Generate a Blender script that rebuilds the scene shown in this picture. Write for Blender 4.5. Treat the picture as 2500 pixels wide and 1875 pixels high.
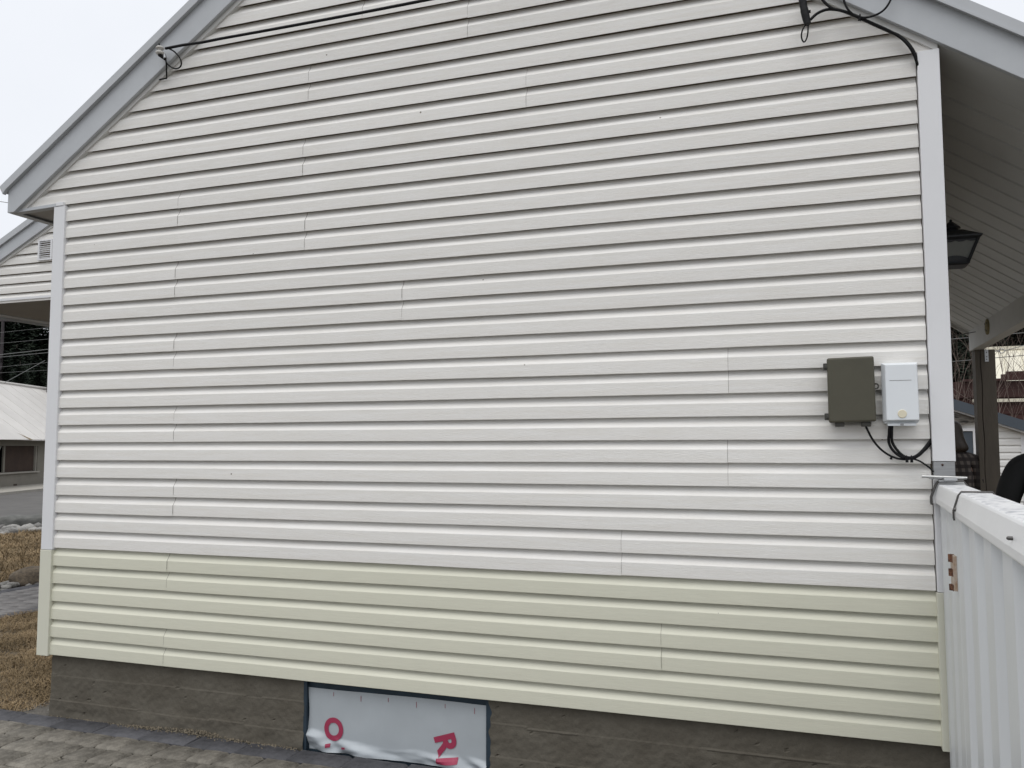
import bpy, bmesh, math, random
from mathutils import Vector, Matrix, noise as mnoise
R_ = math.radians
random.seed(7)
for o in list(bpy.data.objects): bpy.data.objects.remove(o)
scene = bpy.context.scene
COL = scene.collection

# ------------------------------------------------------------------ camera
CAM = Vector((4.1482, -3.7987, 1.1935)); YAW, PIT, ROL, FPX = .3329, .0736, .0020, 2050.65
RM = Matrix.Rotation(YAW, 3, 'Z') @ Matrix.Rotation(PIT, 3, 'X') @ Matrix.Rotation(ROL, 3, 'Y')
cd = bpy.data.cameras.new('camera'); cam = bpy.data.objects.new('camera', cd); COL.objects.link(cam)
cd.sensor_width = 36; cd.lens = FPX / 2500 * 36; cd.clip_end = 2000; cd.clip_start = .05
rt, fw, up = RM.col[0], RM.col[1], RM.col[2]
m = Matrix((rt, up, -fw)).transposed().to_4x4(); m.translation = CAM
cam.matrix_world = m; scene.camera = cam

# ------------------------------------------------------------------ overcast sky
SUN_EL, SUN_AZ = R_(72), R_(200)      # azimuth measured from +Y clockwise
w = bpy.data.worlds.new('World'); scene.world = w; w.use_nodes = True
nt = w.node_tree; bg = nt.nodes['Background']
sky = nt.nodes.new('ShaderNodeTexSky'); sky.sky_type = 'NISHITA'; sky.sun_disc = False
sky.sun_elevation = SUN_EL; sky.sun_rotation = SUN_AZ; sky.air_density = 1; sky.dust_density = 6; sky.ozone_density = 1
hs = nt.nodes.new('ShaderNodeHueSaturation'); hs.inputs['Saturation'].default_value = .25
mx = nt.nodes.new('ShaderNodeMix'); mx.data_type = 'RGBA'; mx.inputs['Factor'].default_value = .86
nt.links.new(sky.outputs[0], hs.inputs['Color']); nt.links.new(hs.outputs[0], mx.inputs['A'])
tc = nt.nodes.new('ShaderNodeTexCoord'); cl = nt.nodes.new('ShaderNodeTexNoise'); cl.inputs['Scale'].default_value = 2.2; cl.inputs['Detail'].default_value = 5
cr = nt.nodes.new('ShaderNodeValToRGB'); cr.color_ramp.elements[0].color = (9.3, 9.65, 10.3, 1); cr.color_ramp.elements[1].color = (10.5, 10.8, 11.35, 1)
cr.color_ramp.elements[0].position = .3; cr.color_ramp.elements[1].position = .7
nt.links.new(tc.outputs['Generated'], cl.inputs['Vector']); nt.links.new(cl.outputs['Fac'], cr.inputs[0]); nt.links.new(cr.outputs[0], mx.inputs['B'])
nt.links.new(mx.outputs['Result'], bg.inputs['Color']); bg.inputs['Strength'].default_value = .1
sl = bpy.data.lights.new('sun', 'SUN'); sl.energy = 1.5; sl.angle = R_(55); sl.color = (1, .985, .96)
so = bpy.data.objects.new('sun', sl); COL.objects.link(so)
sd = Vector((math.sin(SUN_AZ) * math.cos(SUN_EL), math.cos(SUN_AZ) * math.cos(SUN_EL), math.sin(SUN_EL)))
so.rotation_euler = sd.to_track_quat('Z', 'Y').to_euler(); so.location = sd * 40
vs = scene.view_settings; vs.view_transform = 'Standard'; vs.look = 'None'; vs.exposure = 0; vs.gamma = 1; vs.use_curve_mapping = False

# ------------------------------------------------------------------ pixel helpers (photo 2500 x 1875)
def ray(u, v): return RM @ Vector(((u - 1250) / FPX, 1, -(v - 937.5) / FPX))
def at_y(u, v, y): d = ray(u, v); return CAM + d * ((y - CAM.y) / d.y)
def at_z(u, v, z): d = ray(u, v); return CAM + d * ((z - CAM.z) / d.z)
def at_x(u, v, x): d = ray(u, v); return CAM + d * ((x - CAM.x) / d.x)

# ------------------------------------------------------------------ mesh helpers
class MB:
    def __init__(s): s.v = []; s.f = []; s.sm = []
    def add(s, vs, fs, smooth=False):
        b = len(s.v); s.v += [tuple(p) for p in vs]; s.f += [tuple(i + b for i in f) for f in fs]; s.sm += [smooth] * len(fs); return s
    def box(s, x0, x1, y0, y1, z0, z1, M=None):
        vs = [Vector(p) for p in ((x0,y0,z0),(x1,y0,z0),(x1,y1,z0),(x0,y1,z0),(x0,y0,z1),(x1,y0,z1),(x1,y1,z1),(x0,y1,z1))]
        if M: vs = [M @ p for p in vs]
        return s.add(vs, [(0,3,2,1),(4,5,6,7),(0,1,5,4),(1,2,6,5),(2,3,7,6),(3,0,4,7)])
    def cham(s, x0, x1, y0, y1, z0, z1, c, M=None):     # box with chamfered top edges
        vs = [(x0,y0,z0),(x1,y0,z0),(x1,y1,z0),(x0,y1,z0),(x0,y0,z1-c),(x1,y0,z1-c),(x1,y1,z1-c),(x0,y1,z1-c),(x0+c,y0+c,z1),(x1-c,y0+c,z1),(x1-c,y1-c,z1),(x0+c,y1-c,z1)]
        vs = [Vector(p) for p in vs]
        if M: vs = [M @ p for p in vs]
        return s.add(vs, [(0,3,2,1),(8,9,10,11),(0,1,5,4),(1,2,6,5),(2,3,7,6),(3,0,4,7),(4,5,9,8),(5,6,10,9),(6,7,11,10),(7,4,8,11)])
    def prism(s, poly, axis, a, b):                     # poly of 2d points (ccw), extruded on an axis from a to b
        n = len(poly)
        def mk(p, t):
            return {'y': (p[0], t, p[1]), 'x': (t, p[0], p[1]), 'z': (p[0], p[1], t)}[axis]
        vs = [mk(p, a) for p in poly] + [mk(p, b) for p in poly]
        return s.add(vs, [tuple(range(n)), tuple(range(2*n-1, n-1, -1))] + [(i, i+n, (i+1) % n + n, (i+1) % n) for i in range(n)])
    def tube(s, pts, r, n=8, cap=True, closed=False):
        pts = [Vector(p) for p in pts]; N = len(pts); rr = r if isinstance(r, (list, tuple)) else [r] * N
        rings = []; ref = None
        for i, p in enumerate(pts):
            a = pts[(i-1) % N] if (i > 0 or closed) else p; b = pts[(i+1) % N] if (i < N-1 or closed) else p
            t = (b - a).normalized()
            if ref is None: ref = t.orthogonal().normalized()
            ref = (ref - t * ref.dot(t)).normalized(); bi = t.cross(ref)
            rings.append([p + (ref * math.cos(2*math.pi*k/n) + bi * math.sin(2*math.pi*k/n)) * rr[i] for k in range(n)])
        vs = [q for g in rings for q in g]; fs = []
        M = N if closed else N - 1
        for i in range(M):
            j = (i + 1) % N
            fs += [(i*n+k, i*n+(k+1) % n, j*n+(k+1) % n, j*n+k) for k in range(n)]
        s.add(vs, fs, True)
        if cap and not closed: s.add(rings[0], [tuple(range(n-1, -1, -1))]); s.add(rings[-1], [tuple(range(n))])
        return s
    def lathe(s, prof, c, n=16, axis='z', rot=0, smooth=True):
        vs = []; fs = []
        for r, h in prof:
            for k in range(n):
                a = 2*math.pi*k/n + rot; p = (r*math.cos(a), r*math.sin(a), h)
                if axis == 'y': p = (p[0], -p[2], p[1])
                if axis == 'x': p = (p[2], p[0], p[1])
                vs.append((c[0]+p[0], c[1]+p[1], c[2]+p[2]))
        for i in range(len(prof)-1):
            fs += [(i*n+k, i*n+(k+1) % n, (i+1)*n+(k+1) % n, (i+1)*n+k) for k in range(n)]
        s.add(vs, fs, smooth)
        s.add(vs[:n], [tuple(range(n-1, -1, -1))]); s.add(vs[-n:], [tuple(range(n))])
        return s
    def mesh(s, name, mat=None):
        me = bpy.data.meshes.new(name); me.from_pydata(s.v, [], s.f); me.polygons.foreach_set('use_smooth', s.sm)
        if mat: me.materials.append(mat)
        me.update(); return me
    def build(s, name, mat, parent=None): return place(name, s.mesh(name, mat), parent)
def place(name, me, parent=None, loc=None):
    o = bpy.data.objects.new(name, me); COL.objects.link(o)
    if loc is not None: o.location = loc
    if parent is not None:
        o.parent = parent; L = origin(parent); o.matrix_parent_inverse = Matrix.Translation(-L)
    return o
ORI = {}
def origin(o): return ORI.get(o.name, Vector((0, 0, 0)))
def thing(name, label, cat, loc, group=None):
    o = bpy.data.objects.new(name, None); COL.objects.link(o); o.location = loc; o.empty_display_size = .2
    ORI[o.name] = Vector(loc); return tag(o, label, cat, group)
def tag(o, label, cat, group=None, kind=None):
    if label: o['label'] = label
    if cat: o['category'] = cat
    if group: o['group'] = group
    if kind: o['kind'] = kind
    return o
def struct(o): o['kind'] = 'structure'; return o
def bevel(o, wd, seg=2):
    b = o.modifiers.new('bevel', 'BEVEL'); b.width = wd; b.segments = seg; b.limit_method = 'ANGLE'; b.angle_limit = R_(30); return o
def catmull(P, n=8):
    P = [Vector(p) for p in P]; out = []
    for i in range(len(P) - 1):
        a, b, c, d = P[max(i-1, 0)], P[i], P[i+1], P[min(i+2, len(P)-1)]
        for k in range(n):
            t = k / n; out.append(.5 * ((2*b) + (c-a)*t + (2*a-5*b+4*c-d)*t*t + (3*b-a-3*c+d)*t**3))
    out.append(P[-1]); return out

# ------------------------------------------------------------------ materials
def mat(name, col, rough=.6, metal=0, var=0, vscale=3, col2=None, bump=0, bscale=40, stretch=(1, 1, 1), rnd=0, spec=.5, detail=6, vlo=.35, vhi=.65):
    M = bpy.data.materials.new(name); M.use_nodes = True; t = M.node_tree; N = t.nodes; L = t.links
    b = N['Principled BSDF']; b.inputs['Roughness'].default_value = rough; b.inputs['Metallic'].default_value = metal; b.inputs['Specular IOR Level'].default_value = spec
    b.inputs['Base Color'].default_value = (*col, 1)
    tc = N.new('ShaderNodeTexCoord'); mp = N.new('ShaderNodeMapping'); mp.inputs['Scale'].default_value = stretch; L.new(tc.outputs['Object'], mp.inputs['Vector'])
    out = None
    if col2 is None and var: col2 = tuple(c * (1 - var) for c in col)
    if col2:
        n = N.new('ShaderNodeTexNoise'); n.inputs['Scale'].default_value = vscale; n.inputs['Detail'].default_value = detail; n.inputs['Roughness'].default_value = .6
        L.new(mp.outputs[0], n.inputs['Vector']); r = N.new('ShaderNodeValToRGB'); r.color_ramp.elements[0].position = vlo; r.color_ramp.elements[1].position = vhi
        r.color_ramp.elements[0].color = (*col2, 1); r.color_ramp.elements[1].color = (*col, 1); L.new(n.outputs['Fac'], r.inputs[0]); out = r.outputs[0]
    if rnd:
        oi = N.new('ShaderNodeObjectInfo'); mr = N.new('ShaderNodeMapRange'); mr.inputs['To Min'].default_value = 1 - rnd; mr.inputs['To Max'].default_value = 1 + rnd
        L.new(oi.outputs['Random'], mr.inputs['Value']); v = N.new('ShaderNodeHueSaturation')
        if out: L.new(out, v.inputs['Color'])
        else: v.inputs['Color'].default_value = (*col, 1)
        L.new(mr.outputs[0], v.inputs['Value']); out = v.outputs[0]
    if out: L.new(out, b.inputs['Base Color'])
    if bump:
        n = N.new('ShaderNodeTexNoise'); n.inputs['Scale'].default_value = bscale; n.inputs['Detail'].default_value = 5; L.new(mp.outputs[0], n.inputs['Vector'])
        bp = N.new('ShaderNodeBump'); bp.inputs['Strength'].default_value = bump; bp.inputs['Distance'].default_value = .01; L.new(n.outputs['Fac'], bp.inputs['Height']); L.new(bp.outputs[0], b.inputs['Normal'])
    return M
def specks(M, col, scale, thr, dens=.5, stretch=(1, 1, 1)):
    """sparse small spots of dirt over a material"""
    t = M.node_tree; N = t.nodes; L = t.links; b = N['Principled BSDF']; inp = b.inputs['Base Color']
    tc = N.new('ShaderNodeTexCoord'); mp = N.new('ShaderNodeMapping'); mp.inputs['Scale'].default_value = stretch; L.new(tc.outputs['Object'], mp.inputs['Vector'])
    vo = N.new('ShaderNodeTexVoronoi'); vo.inputs['Scale'].default_value = scale; L.new(mp.outputs[0], vo.inputs['Vector'])
    sp = N.new('ShaderNodeSeparateColor'); L.new(vo.outputs['Color'], sp.inputs[0])
    lt = N.new('ShaderNodeMath'); lt.operation = 'LESS_THAN'; lt.inputs[1].default_value = thr; L.new(vo.outputs['Distance'], lt.inputs[0])
    l2 = N.new('ShaderNodeMath'); l2.operation = 'LESS_THAN'; l2.inputs[1].default_value = dens; L.new(sp.outputs[0], l2.inputs[0])
    mu = N.new('ShaderNodeMath'); mu.operation = 'MULTIPLY'; L.new(lt.outputs[0], mu.inputs[0]); L.new(l2.outputs[0], mu.inputs[1])
    mx = N.new('ShaderNodeMix'); mx.data_type = 'RGBA'; mx.inputs['B'].default_value = (*col, 1)
    if inp.is_linked: L.new(inp.links[0].from_socket, mx.inputs['A'])
    else: mx.inputs['A'].default_value = inp.default_value
    L.new(mu.outputs[0], mx.inputs['Factor']); L.new(mx.outputs['Result'], inp); return M

V = {}
V['white'] = specks(mat('white_vinyl', (.835, .818, .785), .5, col2=(.785, .760, .712), vscale=1.1, bump=.26, bscale=9, stretch=(3, 3, 60), rnd=.02, spec=.35), (.22, .19, .15), 9, .042, .16)
V['cream'] = specks(mat('cream_vinyl', (.69, .68, .56), .5, var=.05, vscale=2.2, bump=.16, bscale=9, stretch=(3, 3, 60), rnd=.015, spec=.35), (.2, .19, .15), 9, .04, .10)
V['post'] = mat('white_trim', (.76, .762, .772), .45, var=.04, vscale=2, spec=.4)
V['creampost'] = mat('cream_trim', (.66, .655, .55), .45, var=.04, vscale=2, spec=.4)
V['jch'] = mat('channel_trim', (.66, .655, .63), .5, var=.08, vscale=5)
V['fascia'] = mat('grey_fascia', (.49, .508, .525), .4, var=.07, vscale=6, bump=.03, bscale=120, spec=.4)
V['drip'] = mat('grey_drip_edge', (.48, .495, .51), .35, var=.06, vscale=3, spec=.5)
V['roof'] = mat('grey_roof_metal', (.35, .37, .39), .4, var=.1, vscale=2)
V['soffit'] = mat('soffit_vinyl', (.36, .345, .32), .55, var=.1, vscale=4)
V['ceiling'] = mat('porch_ceiling_vinyl', (.54, .55, .535), .5, var=.08, vscale=3, rnd=.03)
V['ceilbrown'] = mat('porch_ceiling_board', (.27, .25, .22), .7, var=.12, vscale=3)
V['concrete'] = mat('foundation_concrete', (.132, .120, .098), .9, col2=(.092, .081, .064), vscale=5, bump=.35, bscale=60, detail=10, vlo=.3, vhi=.72, spec=.2)
V['bluepaint'] = mat('dark_blue_board', (.022, .042, .062), .7, var=.3, vscale=12)
V['wrap'] = mat('house_wrap', (.43, .465, .49), .45, var=.06, vscale=6, bump=.05, bscale=300)
V['print'] = mat('red_print', (.36, .035, .085), .5, var=.08, vscale=9)
V['tick'] = mat('tick_print', (.30, .10, .12), .5)
V['core'] = mat('wall_sheathing', (.20, .155, .10), .9)
V['wood'] = mat('brown_post_paint', (.085, .07, .052), .65, var=.2, vscale=4, stretch=(4, 4, .6), bump=.25, bscale=30)
V['beam'] = mat('porch_beam_paint', (.56, .56, .535), .6, var=.1, vscale=3)
V['steel'] = mat('galvanised_steel', (.45, .46, .47), .4, .8, var=.15, vscale=12)
V['bare'] = mat('bare_metal', (.36, .365, .37), .45, .5, var=.2, vscale=6, stretch=(1, 1, 18))
V['strap'] = mat('dull_strap_metal', (.13, .125, .12), .5, .6, var=.25, vscale=30)
V['rod'] = mat('aluminium_rod', (.5, .5, .49), .3, .9)
V['gate'] = specks(mat('gate_white_steel', (.68, .70, .715), .4, var=.05, vscale=2, stretch=(3, 3, .5), spec=.4), (.35, .25, .15), 7, .02, .15)
V['cap'] = mat('cap_white_resin', (.78, .785, .785), .35, var=.05, vscale=4, spec=.5)
V['capspeck'] = mat('cap_marbled_top', (.82, .82, .82), .35, col2=(.50, .51, .53), vscale=26, stretch=(1, 1, 1), detail=3, vlo=.40, vhi=.50, spec=.5)
V['hingeleaf'] = mat('stained_hinge_leaf', (.56, .50, .43), .6, col2=(.36, .24, .16), vscale=30, detail=3)
V['rust'] = mat('rusty_hinge', (.19, .085, .045), .7, col2=(.05, .018, .010), vscale=60, detail=3, vlo=.45, vhi=.56)
V['olive'] = mat('olive_plastic', (.080, .075, .052), .5, var=.12, vscale=7, bump=.03, bscale=200, spec=.4)
V['olivedark'] = mat('olive_dark_tab', (.05, .048, .04), .6)
V['boxwhite'] = mat('box_white_plastic', (.76, .79, .81), .4, var=.03, vscale=5, bump=.03, bscale=250, spec=.4)
V['button'] = mat('cream_button', (.72, .66, .50), .5)
V['black'] = mat('black_cable', (.009, .009, .010), .6, var=.3, vscale=20, spec=.2)
V['tape'] = mat('black_tape', (.010, .010, .011), .55, spec=.25, var=.4, vscale=40, bump=.3, bscale=60)
V['porcelain'] = mat('insulator_porcelain', (.6, .58, .54), .4, var=.2, vscale=20)
V['lanternblack'] = mat('lantern_black', (.008, .011, .016), .45, var=.3, vscale=10)
V['frost'] = mat('lantern_glass', (.20, .21, .20), .25, var=.1, vscale=10, spec=.5)
V['rubber'] = mat('dark_rubber', (.03, .03, .03), .7)
V['paver'] = mat('tan_paver', (.225, .208, .178), .85, col2=(.098, .090, .077), vscale=17, bump=.9, bscale=55, detail=12, rnd=.18, vlo=.33, vhi=.68, spec=.2)
V['paverdark'] = mat('charcoal_paver', (.098, .098, .106), .8, col2=(.046, .046, .051), vscale=11, bump=.45, bscale=60, detail=9, rnd=.2, spec=.25)
V['paverpath'] = mat('grey_paver', (.215, .205, .20), .8, col2=(.12, .115, .112), vscale=9, bump=.4, bscale=45, rnd=.2, spec=.25)
V['sand'] = mat('joint_sand', (.085, .075, .06), .95, var=.4, vscale=25, bump=.5, bscale=80)
V['soil'] = mat('dry_lawn_soil', (.115, .088, .055), .95, col2=(.06, .047, .032), vscale=3, bump=.6, bscale=40, detail=10)
V['gravel'] = mat('grey_grit', (.16, .145, .125), .95, col2=(.085, .078, .066), vscale=22, bump=.8, bscale=90, detail=9)
V['asphalt'] = mat('asphalt', (.105, .10, .094), .9, var=.25, vscale=1.3, bump=.4, bscale=60, detail=10)
V['kerb'] = mat('pale_pavement', (.34, .32, .28), .85, var=.15, vscale=3)
V['rock'] = mat('river_rock', (.30, .29, .27), .8, col2=(.15, .145, .135), vscale=9, bump=.4, bscale=20, rnd=.35)
V['rockdark'] = mat('brown_boulder', (.16, .125, .085), .85, col2=(.07, .055, .04), vscale=6, bump=.6, bscale=14)
V['rockgrey'] = mat('grey_boulder', (.13, .13, .12), .85, col2=(.07, .07, .065), vscale=3, bump=.5, bscale=8)
V['stucco'] = mat('grey_stucco', (.21, .195, .165), .9, var=.12, vscale=2, bump=.2, bscale=30)
V['tinroof'] = mat('pale_tin_roof', (.60, .575, .54), .45, var=.10, vscale=1.2, rnd=.05)
V['board'] = mat('brown_window_board', (.048, .028, .019), .8, var=.3, vscale=3)
V['pane'] = mat('dark_pane', (.012, .014, .017), .1)
V['curtain'] = mat('pale_curtain', (.35, .34, .31), .8)
V['maroon'] = mat('dark_red_board', (.048, .016, .013), .8, var=.35, vscale=4, stretch=(.6, 1, 4), rnd=.2)
V['creamroof'] = mat('cream_metal_roof', (.68, .64, .52), .5, var=.06, vscale=2)
V['bluefascia'] = mat('slate_blue_fascia', (.062, .078, .097), .5, var=.1, vscale=4)
V['shedwhite'] = mat('shed_white_vinyl', (.78, .77, .74), .5, var=.05, vscale=3, rnd=.02)
V['drift'] = mat('weathered_driftwood', (.17, .155, .135), .9, col2=(.03, .028, .025), vscale=5, stretch=(1.2, 3, 9), bump=.8, bscale=10, vlo=.38, vhi=.5)
V['bark'] = mat('dark_bark', (.045, .036, .030), .9, var=.3, vscale=6)
V['twig'] = mat('bare_twig', (.16, .12, .10), .85, var=.3, vscale=12)
V['needle'] = mat('conifer_needles', (.022, .032, .020), .8, col2=(.010, .016, .011), vscale=1.2, rnd=.25, spec=.15)
V['hill'] = mat('wooded_hill', (.018, .022, .016), .95, col2=(.008, .010, .008), vscale=.25, spec=.05)
V['pole'] = mat('utility_pole_wood', (.05, .042, .045), .9, var=.2, vscale=4)
V['wire'] = mat('grey_wire', (.16, .165, .16), .6)
V['skin'] = mat('skin', (.48, .28, .20), .55, var=.08, vscale=20)
V['hair'] = mat('brown_hair', (.036, .024, .015), .55, var=.5, vscale=14, stretch=(6, 6, .7), bump=.5, bscale=18)
V['jeans'] = mat('dark_trousers', (.03, .035, .05), .85, var=.25, vscale=10)
V['jacket'] = mat('black_jacket', (.011, .012, .013), .8, var=.3, vscale=8, bump=.3, bscale=8)
V['shoe'] = mat('dark_shoe', (.02, .018, .016), .6)
def grass_mat():
    M = mat('dry_grass', (.345, .255, .15), .85, col2=(.155, .115, .066), vscale=2.2, detail=8, vlo=.3, vhi=.7, spec=.1)
    return M
V['grass'] = grass_mat()
def plaid_mat():
    M = bpy.data.materials.new('plaid_flannel'); M.use_nodes = True; t = M.node_tree; N = t.nodes; L = t.links; b = N['Principled BSDF']; b.inputs['Roughness'].default_value = .9
    tc = N.new('ShaderNodeTexCoord'); se = N.new('ShaderNodeSeparateXYZ'); L.new(tc.outputs['Object'], se.inputs[0])
    def stripes(sock, per, lo):
        a = N.new('ShaderNodeMath'); a.operation = 'MULTIPLY'; a.inputs[1].default_value = 2*math.pi/per; L.new(sock, a.inputs[0])
        s = N.new('ShaderNodeMath'); s.operation = 'SINE'; L.new(a.outputs[0], s.inputs[0])
        r = N.new('ShaderNodeMapRange'); r.inputs['From Min'].default_value = lo; r.inputs['From Max'].default_value = lo + .35; r.clamp = True; L.new(s.outputs[0], r.inputs['Value']); return r.outputs[0]
    ax = N.new('ShaderNodeMath'); ax.operation = 'ADD'; L.new(se.outputs[0], ax.inputs[0]); L.new(se.outputs[1], ax.inputs[1])
    h, v = stripes(se.outputs[2], .066, -.2), stripes(ax.outputs[0], .060, -.2)
    m1 = N.new('ShaderNodeMix'); m1.data_type = 'RGBA'; m1.inputs['A'].default_value = (.10, .085, .075, 1); m1.inputs['B'].default_value = (.030, .023, .021, 1); L.new(h, m1.inputs['Factor'])
    m2 = N.new('ShaderNodeMix'); m2.data_type = 'RGBA'; L.new(m1.outputs['Result'], m2.inputs['A']); m2.inputs['B'].default_value = (.018, .014, .014, 1)
    k = N.new('ShaderNodeMath'); k.operation = 'MULTIPLY'; k.inputs[1].default_value = .75; L.new(v, k.inputs[0]); L.new(k.outputs[0], m2.inputs['Factor']); L.new(m2.outputs['Result'], b.inputs['Base Color'])
    return M
V['plaid'] = plaid_mat()

# ------------------------------------------------------------------ constants of the house
H = .1016                       # one siding course
G = -.345                       # top of paving and lawn
XW = 4.640                      # siding runs from x = 0 to here
YB = 5.0                        # back of the house
SL = .674                       # roof slope
def zl(x): return 2.871 + SL * x             # bottom line of left rake board
def zr(x): return 6.043 - SL * x
XA = (6.043 - 2.871) / (2 * SL); ZA = zl(XA)

# ================================================================== GROUND
def sheet(name, pts, z, m, parent=None):
    b = MB(); b.add([(x, y, z) for x, y in pts], [tuple(range(len(pts)))]); return b.build(name, m, parent)
struct(sheet('ground', [(-400, -300), (400, -300), (400, 500), (-400, 500)], G - .06, V['soil']))
d_ = Vector((-.371, .9286)); n_ = Vector((.9286, .371)); A_ = Vector((-24.545, 20.031))
def st(s, t): p = A_ + d_ * s + n_ * t; return (p.x, p.y)     # street frame: s along the facade, t towards the house
struct(sheet('road', [st(-60, 2.2), st(-60, 16.2), st(70, 16.2), st(70, 2.2)], G - .05, V['asphalt']))
kb = MB()
for i in range(-14, 16):
    P = [st(i*3, -.3), st(i*3, 2.2), st(i*3+2.98, 2.2), st(i*3+2.98, -.3)]
    kb.add([(x, y, G - .05) for x, y in P] + [(x, y, G + .03) for x, y in P], [(4,5,6,7)[::-1], (0,1,5,4)[::-1], (1,2,6,5)[::-1], (2,3,7,6)[::-1], (3,0,4,7)[::-1]])
struct(kb.build('pavement', V['kerb']))
struct(sheet('lawn', [(-3.06+.2, .0), (-.24, .0), (-.24, 2.4), (-2.86, 2.4)], G - .02, V['soil']))
struct(sheet('front_lawn', [(-9.4, -3), (-4.5, -3), (-4.5, 9), (-9.4, 9)], G - .03, V['soil']))
struct(sheet('gravel_strip', [(-.26, -.0), (.0, -.0), (.0, YB), (-.26, YB)], G - .012, V['gravel']))

# paved patio along the wall: sand bed, charcoal edge row, tan field
patio = struct(sheet('paved_patio', [(-4, -9), (9, -9), (9, .035), (-.20, .035), (-.20, .0), (-4, .0)], G - .022, V['sand'])); ORI[patio.name] = Vector((0, 0, 0))
def paver_mesh(name, lx, ly, h, m, seed, c=.012):
    rnd = random.Random(seed); b = MB(); n = 5
    # tumbled stone: top grid with rounded rim and uneven face
    xs = [0, c, .5*lx, lx-c, lx]; ys = [0, c, .5*ly, ly-c, ly]; vs = []; fs = []
    for j, y in enumerate(ys):
        for i, x in enumerate(xs):
            rim = (i in (0, 4)) + (j in (0, 4)); z = h - (.009 if rim == 1 else .016 if rim == 2 else 0) + rnd.uniform(-.0018, .0018)
            vs.append((x - lx/2 + rnd.uniform(-.003, .003), y - ly/2 + rnd.uniform(-.003, .003), z))
    for j in range(4):
        for i in range(4): fs.append((j*5+i, j*5+i+1, j*5+i+6, j*5+i+5))
    b.add(vs, fs, True)
    rim = [0,1,2,3,4,9,14,19,24,23,22,21,20,15,10,5]
    base = [(vs[i][0], vs[i][1], 0) for i in rim]; k = len(rim)
    b.add([vs[i] for i in rim] + base, [(i, i+k, (i+1) % k+k, (i+1) % k) for i in range(k)])
    return b.mesh(name, m)
PV = [paver_mesh('paver', .200, .160, .045, V['paver'], i) for i in range(4)]
PL = [paver_mesh('paver', .150, .160, .045, V['paver'], 40+i) for i in range(2)]
PD = [paver_mesh('edge_paver', .300, .150, .045, V['paverdark'], 10+i, .014) for i in range(3)]
rnd = random.Random(3)
def lay(me, x, y, rz, parent, name): 
    o = bpy.data.objects.new(name, me); COL.objects.link(o); o.location = (x, y, G - .045 + rnd.uniform(-.0025, .002)); o.rotation_euler = (rnd.uniform(-.008, .008), rnd.uniform(-.008, .008), rz + rnd.uniform(-.012, .012))
    o.parent = parent; o.matrix_parent_inverse = Matrix.Translation(-origin(parent)); return o
x = -2.6
while x < 5.6: lay(rnd.choice(PD), x + .153, -.052, 0, patio, 'edge_paver'); x += .306
cand = []
for j in range(22):
    y = -.213 - j * .166; x = -2.6 - rnd.uniform(0, .2)
    while x < 5.4:
        me = rnd.choice(PV) if rnd.random() < .72 else rnd.choice(PL); wd = .2 if me in PV else .15
        cand.append((x + wd/2, y, me)); x += wd + .007
def seen(p):                       # how far outside the picture a paver lies
    q = RM.transposed() @ (Vector((p[0], p[1], G)) - CAM)
    if q.y < .2: return 1e6
    u = 1250 + FPX*q.x/q.y; v = 937.5 - FPX*q.z/q.y; return max(0, -u, u - 2500) + max(0, v - 1875) * 1.0
cand.sort(key=seen)
for x, y, me in cand[:270]: lay(me, x, y, rnd.choice((0, math.pi)), patio, 'paver')
rest = MB()
for x, y, me in cand[270:]:
    off = len(rest.v); rest.add([(v.co.x + x, v.co.y + y, v.co.z + G - .046) for v in me.vertices], [tuple(p.vertices) for p in me.polygons], True)
ro = rest.build('paver_field', V['paver'], patio); ro['kind'] = 'stuff'

# front path of grey pavers, running along y
path = struct(sheet('garden_path', [(-4.05, -6), (-2.74, -6), (-2.74, 9), (-4.05, 9)], G - .022, V['sand']))
PP = [paver_mesh('paver', .200, .165, .045, V['paverpath'], 60+i) for i in range(4)]
n = 0
for j in range(70):
    y = -.6 + j * .172
    for i in range(5): lay(rnd.choice(PP), -3.80 + i*.207 + (.1 if j % 2 else 0) * 0 + rnd.uniform(-.004, .004), y + (.08 if i % 2 else 0), rnd.choice((0, math.pi)), path, 'paver') if -.5 < y < 6.2 else None
y = -.6
while y < 6.4:
    for x in (-3.985, -2.815): lay(rnd.choice(PD), x, y + .15, math.pi/2, path, 'edge_paver')
    y += .306

# dry grass blades
def grass(name, n, region, hgt, wid, label, seed):
    r = random.Random(seed); vs = []; fs = []; k = 0
    while k < n:
        x = r.uniform(region[0], region[1]); y = r.uniform(region[2], region[3])
        dn = mnoise.noise(Vector((x*2.3, y*2.3, 3.1))) + .5 * mnoise.noise(Vector((x*7, y*7, 1)))
        if dn < -.6 and r.random() < .5: k += 1; continue
        a = r.uniform(0, 2*math.pi); h = hgt * r.uniform(.45, 1.15) * (1 + .5*dn); lean = r.uniform(.5, 2.4) * h; wd = wid * r.uniform(.6, 1.3)
        dx, dy = math.cos(a), math.sin(a); z0 = G - .032; b = len(vs); ox, oy = -dy*wd, dx*wd
        vs += [(x-ox, y-oy, z0), (x+ox, y+oy, z0), (x+dx*lean*.45+ox*.8, y+dy*lean*.45+oy*.8, z0+h*.75), (x+dx*lean*.45-ox*.8, y+dy*lean*.45-oy*.8, z0+h*.75), (x+dx*lean, y+dy*lean, z0+h*r.uniform(.7, 1.1))]
        fs += [(b, b+1, b+2, b+3), (b+3, b+2, b+4)]; k += 1
    me = bpy.data.meshes.new(name); me.from_pydata(vs, [], fs); me.materials.append(V['grass']); o = place(name, me); tag(o, label, 'grass', kind='stuff'); return o
grass('dry_grass', 70000, (-2.78, -.2, .03, 2.9), .042, .0022, 'dry tan grass growing between the house corner and the paver path', 5)
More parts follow.
